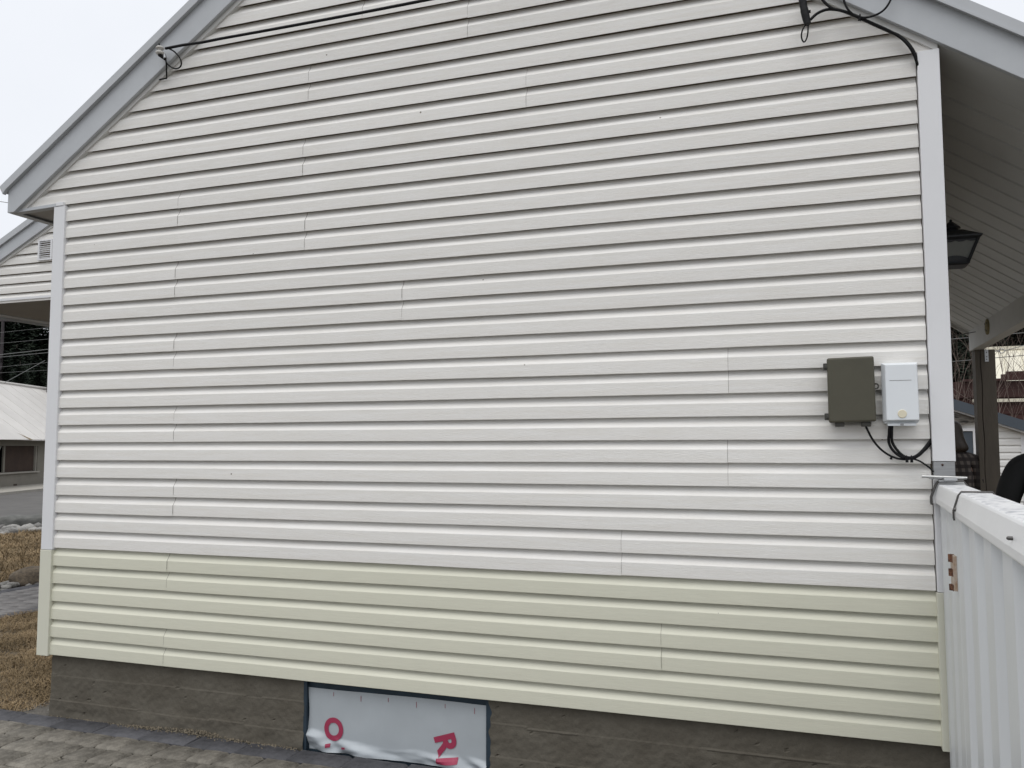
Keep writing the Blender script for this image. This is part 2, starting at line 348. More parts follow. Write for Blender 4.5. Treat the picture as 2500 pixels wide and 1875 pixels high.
grass('dry_grass', 42000, (-9.3, -4.5, 2.6, 8.8), .07, .0045, 'dry tan lawn between the paver path and the road', 6)

# ================================================================== HOUSE
house = thing('house', 'white vinyl-sided gable house with cream lower courses and grey rake boards', 'house', (2.32, 0, G))
def part(b, name, m): return b.build(name, m, house)

# wall core behind the siding
cb = MB(); cb.prism([(.005, .035), (XW+.06, .035), (4.71, zr(4.71)+.05), (XA, ZA+.05), (-.36, 2.668), (.005, 2.66)], 'y', .030, .16); part(cb, 'wall_sheathing', V['core'])

# siding panels: two courses each, dutch-lap profile
PROF = [(.0140, .0024), (.0004, .0020), (-.0008, .0008), (.0008, 0), (.020, -.0002), (.0575, 0), (.0597, .0010), (.0680, .0065), (.0770, .0125), (.0850, .0177), (.0905, .0207), (.0975, .0222), (.1050, .0224)]
def wob(x, s): return math.sin(x*1.7+s*1.3) + .6*math.sin(x*4.1+s*2.7) + .35*math.sin(x*9.3+s*.7)
def siding_panel(k, xa, xb, m, xl, xr, front, yoff=0, parent=None, ztop=1e9, n_course=2, par=house, dz0=0, yb=0):
    b = MB(); ns = max(2, int((xb - xa) / .11)); allrows = []
    for c in range(n_course):
        z0 = (2*k + c) * H + dz0; s = k * 3.1 + c * 1.7 + xa
        rows = []
        for dz, dy in PROF:
            z = min(z0 + dz, ztop); a = max(xa, xl(z)); e = min(xb, xr(z))
            if e < a: e = a
            rows.append([(a + (e-a)*i/ns, yb + dy + yoff + .00055*wob(a + (e-a)*i/ns, s), z + .0007*wob((a + (e-a)*i/ns)*.8, s+5)) for i in range(ns+1)])
        vs = [p for r in rows for p in r]; w_ = ns + 1
        b.add(vs, [(j*w_+i, j*w_+i+1, (j+1)*w_+i+1, (j+1)*w_+i) for j in range(len(rows)-1) for i in range(ns)], False)
    return b.build('siding_panel', m, par)
SEAM = {0: .818, 1: 3.53, 2: .826, 3: 3.356, 4: .856, 5: 3.833, 6: .846, 7: 3.843, 8: .832, 9: 2.245, 10: .827, 11: 1.668, 12: .833, 13: 1.649, 14: 2.91, 15: 1.676, 16: 2.6, 17: 2.0}
def XL(z): return .004 if z < 2.636 else max(-.372, (z - 2.871)/SL - .004)
def XR(z): return XW - .003 if z < 2.845 else min(4.712, (6.043 - z)/SL + .004)
for k in range(22):
    z0 = k * 2 * H; m_ = V['cream'] if k < 3 else V['white']
    xa, xb = (.004, XW - .003) if k < 13 else (-.40, 4.72)
    if k in SEAM:
        siding_panel(k, xa, SEAM[k] - .0005, m_, XL, XR, 0, -.0007); siding_panel(k, SEAM[k] + .0005, xb, m_, XL, XR, 0, .0006)
    elif XL(z0) < XR(z0): siding_panel(k, xa, xb, m_, XL, XR, 0)

# corner posts (hollow U towards the siding)
def post(x0, x1, z0, z1, yf, m, inner, y1=.075, name='corner_post', ztop=None):
    b = MB(); zt = ztop if ztop else z1
    poly = [(x0, z0), (x1, z0), (x1, zt if inner == 'l' else z1), (x0, z1)] if False else [(x0, z0), (x1, z0), (x1, z1), (x0, z1)]
    if ztop: poly = [(x0, z0), (x1, z0), (x1, ztop), (x0, z1)]
    b.prism(poly, 'y', yf, y1); o = part(b, name, m); return bevel(o, .0022)
post(-.072, .013, 6*H - .012, 2.632, -.0125, V['post'], 'r')
post(-.074, .011, -.006, 6*H - .014, -.0145, V['creampost'], 'r')
post(XW + .001, 4.725, 1.128, 2.838, -.020, V['post'], 'l', ztop=2.842)
post(XW + .003, 4.722, 1.062, 1.126, -.0175, V['bare'], 'l', name='bare_post_section')
post(XW + .001, 4.725, 6*H - .004, 1.060, -.0185, V['post'], 'l')
post(XW - .003, 4.722, -.012, 6*H - .006, -.022, V['creampost'], 'l')
b = MB(); b.lathe([(.0045, 0), (.0045, .003), (.002, .004)], at_y(2301, 1135, -.0175), 8, 'y'); part(b, 'screw', V['rust'])

# rake boards, drip edges, roof
FV = .187
b = MB(); b.prism([(-.418, 2.622), (-.369, 2.622), (XA, ZA), (XA, ZA+FV), (-.418, zl(-.418)+FV)], 'y', -.036, -.012); bevel(part(b, 'rake_board', V['fascia']), .002)
XE = 5.80
b = MB(); b.prism([(XA+.001, ZA), (XE, zr(XE)), (XE, zr(XE)+FV), (XA+.001, ZA+FV)], 'y', -.036, -.012); bevel(part(b, 'rake_board', V['fascia']), .002)
dl, dh = .168, .226
b = MB(); b.prism([(-.436, zl(-.436)+dl-.012), (-.415, zl(-.415)+dl), (XA, ZA+dl), (XA, ZA+dh), (-.466, zl(-.466)+dh)], 'y', -.060, -.0365); bevel(part(b, 'drip_edge', V['drip']), .002)
b = MB(); b.prism([(XA+.001, ZA+dl), (XE+.03, zr(XE+.03)+dl), (XE+.05, zr(XE+.05)+dh), (XA+.001, ZA+dh)], 'y', -.060, -.0365); bevel(part(b, 'drip_edge', V['drip']), .002)
b = MB(); b.prism([(XA+.001, ZA+dl-.006), (XE+.03, zr(XE+.03)+dl-.006), (XE+.03, zr(XE+.03)+dl+.004), (XA+.001, ZA+dl+.004)], 'y', -.066, -.0605); part(b, 'drip_lip', V['drip'])
for sgn in (0, 1):
    b = MB()
    if sgn == 0: b.prism([(-.47, zl(-.47)+.200), (XA, ZA+.200), (XA, ZA+.232), (-.47, zl(-.47)+.232)], 'y', -.036, YB+.1)
    else: b.prism([(XA+.001, ZA+.200), (XE+.06, zr(XE+.06)+.200), (XE+.06, zr(XE+.06)+.232), (XA+.001, ZA+.232)], 'y', -.036, YB+.1)
    part(b, 'roof_slope', V['roof'])
# channel trim that takes the cut siding ends
JW = .028
for (f, x0, x1) in ((zl, -.296, XA), (zr, 4.7215, XA)):
    b = MB(); b.prism(([(-.335, 2.6445)] if f is zl else []) + [(x0, f(x0)-JW), (x1, f(x1)-JW), (x1, f(x1)+.03), (x0-.039*(f is zl), f(x0)+.03-.026*(f is zl))][::(1 if x1 > x0 else -1)], 'y', -.0115, .030); bevel(part(b, 'channel_trim', V['jch']), .0015)
b = MB(); b.prism([(-.376, 2.624), (-.055, 2.632), (-.055, 2.652), (-.345, 2.644)], 'y', -.0145, .03); bevel(part(b, 'eave_return_trim', V['fascia']), .0015)
b = MB(); b.box(-.054, .002, -.0155, .03, 2.634, 2.656); bevel(part(b, 'eave_return_trim', V['post']), .0015)
# left eave: soffit panels and fascia
for i in range(17):
    y0 = .03 + i*.30
    if y0 + .295 > YB: break
    b = MB(); b.box(-.392, -.06, y0, y0+.296, 2.640 + .002*(i % 2), 2.650); part(b, 'soffit_panel', V['soffit'])
b = MB(); b.box(-.418, -.405, -.011, YB, 2.622, 2.775); b.box(-.405, -.372, -.011, YB, 2.622, 2.626); part(b, 'eave_fascia', V['fascia'])
# left and right side walls
def side_wall(x, nx, name):
    b = MB()
    for n in range(26):
        for (z0, d0), (z1, d1) in zip(PROF[1:], PROF[2:]):
            xa, xb = x + nx*(-d0), x + nx*(-d1)
            q = [(xa, .08, n*H+z0), (xa, YB, n*H+z0), (xb, YB, n*H+z1), (xb, .08, n*H+z1)]; b.add(q, [(0, 1, 2, 3) if nx > 0 else (3, 2, 1, 0)])
    o = part(b, name, V['white']); o['kind'] = 'stuff'
side_wall(-.062, -1, 'side_wall_siding'); side_wall(4.715, 1, 'side_wall_siding')
b = MB(); b.box(-.035, .02, .16, YB, -.03, 2.66); b.box(4.64, 4.69, .16, YB, -.03, 2.9); b.prism([(.02, -.03), (4.64, -.03), (4.64, 2.9), (XA, ZA), (-.035, 2.66)], 'y', YB-.05, YB); part(b, 'wall_frame', V['core'])

# foundation: board-marked concrete with an opening
OX0, OX1 = 1.695, 2.712
def found_face(x0, x1, z0, z1, seed, ragged=None):
    nx = int((x1-x0)/.012); nz = int((z1-z0)/.0075); vs = []; fs = []
    for j in range(nz+1):
        z = z0 + (z1-z0)*j/nz
        for i in range(nx+1):
            x = x0 + (x1-x0)*i/nx
            bd = 0 if z > -.118 else (-.0022 if z > -.262 else -.0046)
            dfin = min(abs(z + .118 - .004*math.sin(x*1.3)), abs(z + .262 - .003*math.sin(x*1.1+1)))
            fin = -.0028 if dfin < .0038 and mnoise.noise(Vector((x*1.6, z*9, 7))) > -.02 else 0
            nn = .0042*mnoise.noise(Vector((x*9, 0, z*9))) + .0028*mnoise.noise(Vector((x*35, 2, z*35)))
            pit = .006 if mnoise.noise(Vector((x*34, 5, z*40))) > .66 else 0
            low = -.010 * max(0, (-.22 - z)/.1) * (.5 + mnoise.noise(Vector((x*6, 9, z*14))))
            xx = x
            if ragged and i == ragged[0]: xx += ragged[1]*mnoise.noise(Vector((1, 3, z*22)))
            vs.append((xx, .030 + bd + fin + nn + pit + low, z))
    w_ = nx+1
    return vs, [(j*w_+i, j*w_+i+1, (j+1)*w_+i+1, (j+1)*w_+i) for j in range(nz) for i in range(nx)]
for sec in (0, 1):
    b = MB()
    if sec == 0: b.add(*found_face(.0, OX0, -.42, .02, 1)); b.box(.002, OX0, .05, .22, -.5, .01)
    else: b.add(*found_face(OX1, 4.70, -.42, .02, 2, (0, .018))); b.box(OX1+.02, 4.70, .05, .22, -.5, .01)
    part(b, 'foundation', V['concrete'])
for x0 in (.002, 4.5):
    b = MB(); b.box(x0, x0+.198, .221, YB, -.5, 0); part(b, 'side_foundation', V['concrete'])
b = MB(); b.box(OX0-.03, OX1+.03, .050, .075, -.5, .01); b.box(OX0-.004, OX0+.014, .026, .05, -.42, .0); b.box(OX1-.022, OX1+.012, .032, .05, -.42, .0); part(b, 'opening_frame', V['bluepaint'])

# house wrap sheet stapled over the opening, crumpled along its foot
SX0, SX1, SZ0, SZ1 = 1.712, 2.692, -.350, -.041
def crumple(x, z):
    t = (x - SX0)/(SX1 - SX0); K = ((0, -.258), (.10, -.272), (.35, -.306), (.48, -.306), (.80, -.300), (.93, -.302), (1.01, -.308))
    zc = next(a[1] + (c[1]-a[1])*(t-a[0])/(c[0]-a[0]) for a, c in zip(K, K[1:]) if t <= c[0] + 1e-6) + .006*math.sin(t*23)
    f = max(0, min(1, (zc + .012 - z)/.034)); f = f*f*(3-2*f)
    fold = .016*math.sin(x*21 + z*34 + 2.2*math.sin(x*7)) + .010*mnoise.noise(Vector((x*15, 3, z*38)))
    y = .0445 + .0026*mnoise.noise(Vector((x*5, 1, z*6))) + .0012*mnoise.noise(Vector((x*14, 4, z*9))) - f*(.014 + fold*.8)
    if z < zc - .05: y += (zc - .05 - z)*.25
    return min(y, .049)
wrapo = thing('house_wrap_sheet', 'grey house wrap sheet with red letters covering a foundation opening', 'sheet', ((SX0+SX1)/2, .04, G))
nx, nz = 120, 64; b = MB(); vs = []
for j in range(nz+1):
    z = SZ0 + (SZ1-SZ0)*j/nz
    for i in range(nx+1):
        x = SX0 + (SX1-SX0)*i/nx; vs.append((x + .003*math.sin(z*30), crumple(x, z), z + (.002*math.sin(x*6) if j == nz else 0)))
b.add(vs, [(j*(nx+1)+i, j*(nx+1)+i+1, (j+1)*(nx+1)+i+1, (j+1)*(nx+1)+i) for j in range(nz) for i in range(nx)], True)
b.build('wrap_fabric', V['wrap'], wrapo)
def letter(ch, cx, cz, size, ang, name='letter', clipz=None):
    cu = bpy.data.curves.new('t', 'FONT'); cu.body = ch; cu.size = 1; cu.align_x = 'CENTER'; cu.align_y = 'CENTER'; cu.offset = .042
    ob = bpy.data.objects.new('t', cu); COL.objects.link(ob); bpy.context.view_layer.update()
    me = bpy.data.meshes.new_from_object(ob.evaluated_get(bpy.context.evaluated_depsgraph_get())); bpy.data.objects.remove(ob)
    bm = bmesh.new(); bm.from_mesh(me); bmesh.ops.triangulate(bm, faces=bm.faces)
    for _ in range(5):
        ed = [e for e in bm.edges if e.calc_length() > .07]
        if not ed: break
        bmesh.ops.subdivide_edges(bm, edges=ed, cuts=1); bmesh.ops.triangulate(bm, faces=bm.faces)
    ca, sa = math.cos(ang), math.sin(ang)
    xs = [v.co.x for v in bm.verts]; ys = [v.co.y for v in bm.verts]; mx_, my_ = (min(xs)+max(xs))/2, (min(ys)+max(ys))/2
    hh = max(ys) - min(ys)
    for v in bm.verts:
        px, py = (v.co.x-mx_)/hh*size, (v.co.y-my_)/hh*size; x = cx + px*ca - py*sa; z = cz + px*sa + py*ca
        v.co = (x, crumple(x, z) - .0032, z)
    if clipz is not None: bmesh.ops.delete(bm, geom=[v for v in bm.verts if v.co.z < clipz], context='VERTS')
    bm.to_mesh(me); bm.free(); me.materials.clear(); me.materials.append(V['print']); return place(name, me, wrapo)
letter('O', 1.860, -.237, .110, R_(-84))
letter('R', 2.482, -.246, .114, R_(-72))
def barprint(pts):
    b = MB(); n = 8; (x0, z0), (x1, z1), th = pts; vs = []
    for i in range(n+1):
        for s in (0, .5, 1):
            x = x0 + (x1-x0)*i/n; z = z0 + (z1-z0)*i/n - th*s; vs.append((x, crumple(x, z) - .0032, z))
    b.add(vs, [(i*3+k, i*3+k+1, i*3+k+4, i*3+k+3) for i in range(n) for k in range(2)]); return b.build('letter', V['print'], wrapo)
barprint(((2.432, -.312), (2.545, -.296), .028)); barprint(((1.822, -.310), (1.846, -.307), .018)); barprint(((1.912, -.317), (1.934, -.314), .010))
for i, u in enumerate((560, 785, 1013, 1247, 1485, 1730)):
    p = at_y(650 + u/3.403, 1700, .0425); zt = -.055 - .004*(i % 2); hgt = .020 if i % 2 == 0 else .028
    b = MB(); b.box(p.x-.0013, p.x+.0013, crumple(p.x, zt)-.0016, crumple(p.x, zt)-.0006, zt-hgt, zt); b.build('tick_mark', V['tick'], wrapo)

# porch ceiling planks on the right, beam, post
def zc(x): return 2.664 - SL*(x - 5.023)
b = MB(); b.prism([(4.726, zc(4.726)-.006), (5.64, zc(5.64)-.006), (5.64, zc(5.64)+.02), (4.726, zc(4.726)+.02)], 'y', -.0115, .236); part(b, 'ceiling_edge_board', V['ceiling'])
y = .246
while y < YB - .05:
    b = MB(); y1 = min(y + .2032, YB); pr = [(y, .013), (y+.004, .0), (y1-.024, .0), (y1-.020, .0125), (y1, .013)]
    vs = [(x_, yy, zc(x_)+dz) for x_ in (4.722, 5.645) for yy, dz in pr]; k = len(pr)
    b.add(vs, [(i, i+1, i+1+k, i+k) for i in range(k-1)]); part(b, 'ceiling_plank', V['ceiling']); y += .2032
b = MB(); b.prism([(4.70, zc(4.70)+.014), (XE, zc(XE)+.014), (XE, zc(XE)+.10), (4.70, zc(4.70)+.10)], 'y', .0, YB+.05); part(b, 'porch_roof_deck', V['core'])
b = MB(); b.prism([(4.726, zc(4.726)-.03), (5.66, zc(5.66)-.03), (5.66, zc(5.66)+.05), (4.726, zc(4.726)+.05)], 'y', YB+.0, YB+.03); part(b, 'rear_rake_board', V['beam'])
b = MB(); b.prism([(5.64, 2.068), (5.732, 2.068), (5.732, zc(5.732)+.008), (5.64, zc(5.64)+.008)], 'y', .10, YB-.01); bevel(part(b, 'porch_beam', V['beam']), .003)
b = MB(); b.box(5.80, 5.815, .0, YB+.03, 2.130, 2.27); part(b, 'porch_eave_fascia', V['beam'])
def wood_post(x0, x1, y0, y1):
    b = MB(); n = 24
    # square post with a drying crack running down its front face
    xs = [x0, x0+.042, x0+.045, x0+.048, x1]; vs = []
    for j in range(n+1):
        z = G - .05 + (2.066 - G + .05)*j/n; wv = .004*math.sin(j*1.3)
        ring = [(x0, y0), (x0+.042+wv, y0), (x0+.045+wv, y0+.018), (x0+.0485+wv, y0), (x1, y0), (x1, y1), (x0, y1)]
        vs += [(a, c, z) for a, c in ring]
    b.add(vs, [(j*7+i, j*7+(i+1) % 7, (j+1)*7+(i+1) % 7, (j+1)*7+i) for j in range(n) for i in range(7)])
    part(b, 'porch_post', V['wood'])
wood_post(5.662, 5.826, 4.86, 5.01); wood_post(5.662, 5.826, .12, .27)
p = at_y(2407, 845, 4.855); b = MB(); b.box(p.x-.013, p.x+.017, 4.852, 4.859, 1.955, 2.066)
part(b, 'post_strap', V['steel'])
for dz in (.02, .045, .085):
    b = MB(); b.lathe([(.005, 0), (.005, .004), (.002, .006)], (p.x+.002, 4.852, 1.955+dz), 8, 'y'); part(b, 'strap_bolt', V['strap'])
b = MB(); c = at_x(2412, 798, 5.64); b.lathe([(.066, 0), (.066, -.012), (.05, -.016)], (5.64, c.y, c.z), 20, 'x'); 
part(b, 'round_wood_plate', mat('yellowed_wood', (.26, .22, .11), .8, var=.3, vscale=20))
for dy, dz in ((.02, .03), (-.02, .03), (.018, -.02), (-.018, -.035)):
    b = MB(); b.lathe([(.009, -.0165), (.009, -.018)], (5.64, c.y+dy*1.6, c.z+dz), 8, 'x'); part(b, 'plate_hole', V['black'])

# wing with open porch beyond the left corner
WY = 2.74
def zw(x): return 3.141 + .489*(x + 3.861)
WX0, WXR = -4.62, -2.33
for n in range(0, 14):
    z0 = 2.7038 + n*H - H*.0
    xl_ = lambda z: max(WX0+.02, (z - 3.141)/.489 - 3.861 + .0); xr_ = lambda z: min(-.075, 2*WXR - ((z - 3.141)/.489 - 3.861))
    if xl_(z0) > xr_(z0) - .1: break
    b_ = siding_panel(0, WX0, -.075, V['white'], xl_, xr_, 0, 0, n_course=1, dz0=z0, yb=WY)
b = MB(); b.box(WX0, -.075, WY-.012, WY+.05, 2.728, 2.752); part(b, 'wing_bottom_trim', V['post'])
b = MB(); b.prism([(WX0+.02, 2.76), (-.08, 2.76), (-.08, zw(2*WXR+.08)-.02), (WXR, zw(WXR)+.02), (WX0+.02, zw(WX0))], 'y', WY+.022, WY+.08); part(b, 'wing_sheathing', V['core'])
for s in (0, 1):
    mir = (lambda x: x) if s == 0 else (lambda x: 2*WXR - x)
    def pr(poly, y0, y1, name, m):
        b = MB(); b.prism([(mir(x), z) for x, z in poly][::(1 if s == 0 else -1)], 'y', y0, y1); return bevel(part(b, name, m), .002)
    e = .002 if s else 0
    pr([(-4.74, zw(-4.74)), (WXR-e, zw(WXR)), (WXR-e, zw(WXR)+.152), (-4.74, zw(-4.74)+.152)], WY-.036, WY-.012, 'rake_board', V['fascia'])
    pr([(-4.76, zw(-4.76)+.140), (WXR-e, zw(WXR)+.140), (WXR-e, zw(WXR)+.212), (-4.80, zw(-4.80)+.212)], WY-.060, WY-.037, 'drip_edge', V['drip'])
    pr([(-4.70, zw(-4.70)-.03), (WXR-e, zw(WXR)-.03), (WXR-e, zw(WXR)+.02), (-4.70, zw(-4.70)+.02)], WY-.0115, WY+.03, 'channel_trim', V['jch'])
    pr([(-4.82, zw(-4.82)+.185), (WXR-e, zw(WXR)+.185), (WXR-e, zw(WXR)+.217), (-4.82, zw(-4.82)+.217)], WY-.036, 6.6, 'roof_slope', V['roof'])
b = MB(); b.box(WX0, -.07, WY+.051, 6.5, 2.734, 2.75); part(b, 'wing_porch_ceiling', V['ceilbrown'])
b = MB(); b.box(WX0-.16, WX0-.002, WY-.011, 6.5, 2.725, 2.74); b.box(WX0-.18, WX0-.161, WY-.011, 6.5, 2.70, 2.83); part(b, 'eave_fascia', V['fascia'])
for (x0, y0) in ((WX0+.02, WY+.06), (WX0+.02, 6.3)):
    b = MB(); b.box(x0, x0+.14, y0, y0+.14, G-.02, 2.733); bevel(part(b, 'wing_post', V['post']), .006)
# louvred gable vent
VX0, VX1, VZ0, VZ1 = -3.315, -3.125, 3.122, 3.338
b = MB(); b.box(VX0, VX0+.02, WY-.022, WY+.015, VZ0, VZ1); b.box(VX1-.02, VX1, WY-.022, WY+.015, VZ0, VZ1); b.box(VX0+.02, VX1-.02, WY-.022, WY+.015, VZ0, VZ0+.015); b.box(VX0+.02, VX1-.02, WY-.022, WY+.015, VZ1-.015, VZ1)
vent = part(b, 'gable_vent', V['post']); ORI[vent.name] = origin(house)*0
def sub(b, name, m, par):
    o = place(name, b.mesh(name, m)); o.parent = par; o.matrix_parent_inverse = Matrix.Identity(4); return o
b = MB(); b.box(VX0+.02, VX1-.02, WY+.006, WY+.014, VZ0+.015, VZ1-.015); sub(b, 'vent_backing', V['core'], vent)
for i in range(9):
    z = VZ0 + .020 + i*.0205; b = MB(); b.add([(VX0+.02, WY-.018, z), (VX1-.02, WY-.018, z), (VX1-.02, WY-.002, z+.010), (VX0+.02, WY-.002, z+.010), (VX0+.02, WY-.018, z+.003), (VX1-.02, WY-.018, z+.003), (VX1-.02, WY-.002, z+.013), (VX0+.02, WY-.002, z+.013)], [(0,3,2,1),(4,5,6,7),(0,1,5,4),(2,3,7,6)]); sub(b, 'louvre', V['post'], vent)

# ================================================================== GATE (steel panel under a resin cap rail)
GD = .053                                        # drift of the gate line towards the wall's left per metre
def gx(y): return 4.653 + GD*(y + .044)
gate = thing('gate', 'white corrugated steel gate with marbled cap rail beside the house corner post', 'gate', (gx(-.9)+.04, -.9, G))
ZT = 1.0375
def cap_section(grow=0.0):
    g = grow
    return [(-.004-g, ZT-.078), (-.012-g, ZT-.074), (-.012-g, ZT-.052), (.000-g*.6, ZT-.004), (.004, ZT+g), (.092, ZT+g), (.096+g*.6, ZT-.004), (.108+g, ZT-.052), (.108+g, ZT-.074), (.100+g, ZT-.078)]
def cap_piece(y0, y1, grow, name, n=2):
    sec = cap_section(grow); k = len(sec); vs = []; b = MB()
    for i in range(n+1):
        y = y0 + (y1-y0)*i/n; vs += [(gx(y)+a, y, z) for a, z in sec]
    side = []; top = []
    for i in range(n):
        for q in range(k):
            f = (i*k+q, i*k+(q+1) % k, (i+1)*k+(q+1) % k, (i+1)*k+q); (top if q == 4 else side).append(f)
    b.add(vs, side + top + [tuple(range(k-1, -1, -1)), tuple(range(n*k, n*k+k))])
    me = b.mesh(name, V['cap']); me.materials.append(V['capspeck'])
    for i in range(len(side), len(side)+len(top)): me.polygons[i].material_index = 1
    o = place(name, me, gate); bevel(o, .004, 2); return o
cap_piece(-.785, -.062, 0, 'cap_rail'); cap_piece(-2.3, -.80, .004, 'cap_rail'); cap_piece(-.800, -.770, .0055, 'cap_joint')
cap_piece(-.050, -.034, .012, 'cap_end_collar', 1)
def strap(y, grow, r, tail=True, m=V['strap']):
    sec = cap_section(grow)[1:-1]
    if tail: sec = [(sec[0][0]+.002, sec[0][1]-.008)] + sec + [(sec[-1][0]-.002, sec[-1][1]-.008)]
    b = MB(); P = []
    for i in range(len(sec)):
        P.append((gx(y)+sec[i][0], y, sec[i][1]))
    b.tube(P, r, 6); b.build('retaining_strap', m, gate)
strap(-.802, .0085, .0030); strap(-.030, .0150, .0032); strap(-.056, .0130, .0032)
def bolt(u, v, x_off=0, r=.009, name='bolt'):
    # on the near side of the cap
    d = ray(u, v); N = Vector((1, -GD, 0)); P0 = Vector((gx(0)-.018, 0, 0)); t = N.dot(P0 - CAM)/N.dot(d); c = CAM + d*t
    b = MB(); b.lathe([(r, .006), (r, -.002), (r*.6, -.005)], (c.x, c.y, c.z), 10, 'x'); b.build(name, V['strap'], gate)
bolt(2331, 1244, r=.0065); bolt(2464, 1314, r=.0042); bolt(2270, 1211, r=.0055); bolt(2277, 1217, r=.0055)
# corrugated panel: profile across y
N_ = Vector((1, -GD, 0))
def yp(u, v=1474):
    d = ray(u, v); P0 = Vector((gx(0)+.006, 0, 0)); t = N_.dot(P0 - CAM)/N_.dot(d); return (CAM + d*t).y
YJ = yp(2343)
prof = [(-.036, 0), (-.11, 0), (-.15, .009), (-.25, .010), (-.28, .001), (-.36, .0), (-.40, .008), (YJ+.07, .008), (YJ+.004, .002)]
b = MB(); 
def ribbed(prof, z0, z1, name):
    b = MB(); vs = [(gx(y)+.006+dx, y, z) for z in (z0, z1) for y, dx in prof]; k = len(prof)
    vs += [(x_+.0015, y, z) for x_, y, z in vs]
    b.add(vs, [(i, i+1, i+1+k, i+k) for i in range(k-1)] + [(2*k+i, 3*k+i, 3*k+i+1, 2*k+i+1) for i in range(k-1)]); return b.build(name, V['gate'], gate)
ribbed(prof, G+.03, ZT-.06, 'fixed_panel')
pr2 = [(YJ-.002, -.002), (YJ-.03, -.002), (YJ-.04, .004)]; yy = YJ - .10
while yy > -2.28:
    pr2 += [(yy, .004), (yy-.032, -.011), (yy-.165, -.012), (yy-.202, .006), (yy-.27, .007)]; yy -= .30
pr2 += [(-2.29, .004)]
ribbed(pr2, G+.04, ZT-.058, 'gate_panel')
b = MB(); b.box(gx(-.04)+.012, gx(-.04)+.05, -.062, -.034, G-.02, ZT-.078); b.box(gx(-2.27)+.012, gx(-2.27)+.05, -2.29, -2.26, G-.02, ZT-.078); b.build('gate_stile', V['gate'], gate)
# rusty hinge let into the panel
def on_panel(u, v, off=0):
    d = ray(u, v); P0 = Vector((gx(0)+.006+off, 0, 0)); t = N_.dot(P0 - CAM)/N_.dot(d); return CAM + d*t
h0, h1 = on_panel(2333, 1354), on_panel(2335, 1440)
b = MB(); yh = (h0.y+h1.y)/2; xo = gx(yh)-.004; hz = h0.z - h1.z
b.box(xo-.003, xo+.008, yh-.040, yh+.022, h1.z+.002, h0.z-.002); bevel(b.build('hinge_leaf', V['hingeleaf'], gate), .001)
for za, zb in ((0, .17), (.40, .60), (.79, 1)):
    b = MB(); b.lathe([(.009, h1.z + hz*za), (.009, h1.z + hz*zb)], (xo-.005, yh-.004, 0), 10); b.box(xo-.0045, xo-.0032, yh-.030, yh+.010, h1.z + hz*za, h1.z + hz*zb); b.build('hinge_knuckle', V['rust'], gate)
# latch: aluminium rod lying across a clip on the cap end
rod = thing('latch_rod', 'short aluminium rod lying across the clip under the bare post foot', 'rod', (4.67, -.075, 1.06))
b = MB(); b.tube([at_y(2251, 1163, -.085), at_y(2361, 1167, -.085)], .0055, 10); b.build('rod_bar', V['rod'], rod)
b = MB(); p = at_y(2310, 1178, -.075); b.box(p.x-.030, p.x+.032, -.100, -.05, ZT+.0125, ZT+.0165); b.box(p.x-.012, p.x+.036, -.108, -.06, ZT+.0166, ZT+.0255); bevel(b.build('clip_plate', V['steel'], rod), .002)
b = MB(); p = at_y(2300, 1165, -.045); b.box(p.x-.045, p.x+.052, -.060, -.024, 1.0572, 1.0602); b.build('base_plate', V['bare'], rod)

# ================================================================== UTILITY BOXES AND CABLES
def gq(u, v, y): return at_y(1950 + u/4.74, 830 + v/4.74, y)
ob = thing('utility_box', 'olive brown plastic utility box with hinged lid on the white siding', 'box', (4.34, -.02, 1.28))
b = MB(); b.box(4.256, 4.424, -.070, .012, 1.290, 1.552); bevel(b.build('box_body', V['olive'], ob), .006, 3)
b = MB(); b.prism([(4.250, 1.286), (4.432, 1.290), (4.430, 1.558), (4.249, 1.555)], 'y', -.088, -.066); o = b.build('box_lid', V['olive'], ob); bevel(o, .009, 4)
for z in (1.520, 1.312):
    b = MB(); b.box(4.235, 4.252, -.078, -.050, z-.014, z+.014); b.box(4.240, 4.256, -.084, -.078, z-.007, z+.007); bevel(b.build('lid_hinge', V['olivedark'], ob), .002)
ringc = gq(895, 535, -.07); b = MB()
b.tube([(ringc.x + .0085*math.cos(a), -.07, ringc.z + .0105*math.sin(a)) for a in [i*2*math.pi/14 for i in range(14)]], .003, 6, closed=True); b.box(4.428, ringc.x-.004, -.074, -.064, ringc.z-.012, ringc.z+.004); b.build('lock_ring', V['olivedark'], ob)
for u in (475, 780):
    p = gq(u, 975, -.06); b = MB(); b.box(p.x-.018, p.x+.018, -.072, -.03, 1.270, 1.289); bevel(b.build('cable_entry', V['olivedark'], ob), .003)
wb = thing('network_box', 'white plastic telephone box with round cream button beside the olive box', 'box', (4.525, -.02, 1.28))
b = MB(); b.box(4.464, 4.590, -.055, .012, 1.282, 1.524); bevel(b.build('box_body', V['boxwhite'], wb), .004)
b = MB(); x0, x1, z0, z1 = 4.457, 4.594, 1.288, 1.530
vs = [(x0, -.052, z0), (x1, -.052, z0), (x1, -.052, z1), (x0, -.052, z1), (x0+.014, -.086, z0+.006), (x1-.004, -.086, z0+.006), (x1-.006, -.086, z1-.010), (x0+.014, -.086, z1-.010)]
b.add(vs, [(0,1,2,3)[::-1], (4,5,6,7), (0,1,5,4), (1,2,6,5), (2,3,7,6), (3,0,4,7)]); bevel(b.build('box_cover', V['boxwhite'], wb), .003, 3)
p = gq(1198, 855, -.086); b = MB(); b.lathe([(.0170, 0), (.0170, .002), (.0155, .0032)], (p.x, -.0855, p.z), 24, 'y'); b.build('round_button', V['button'], wb)
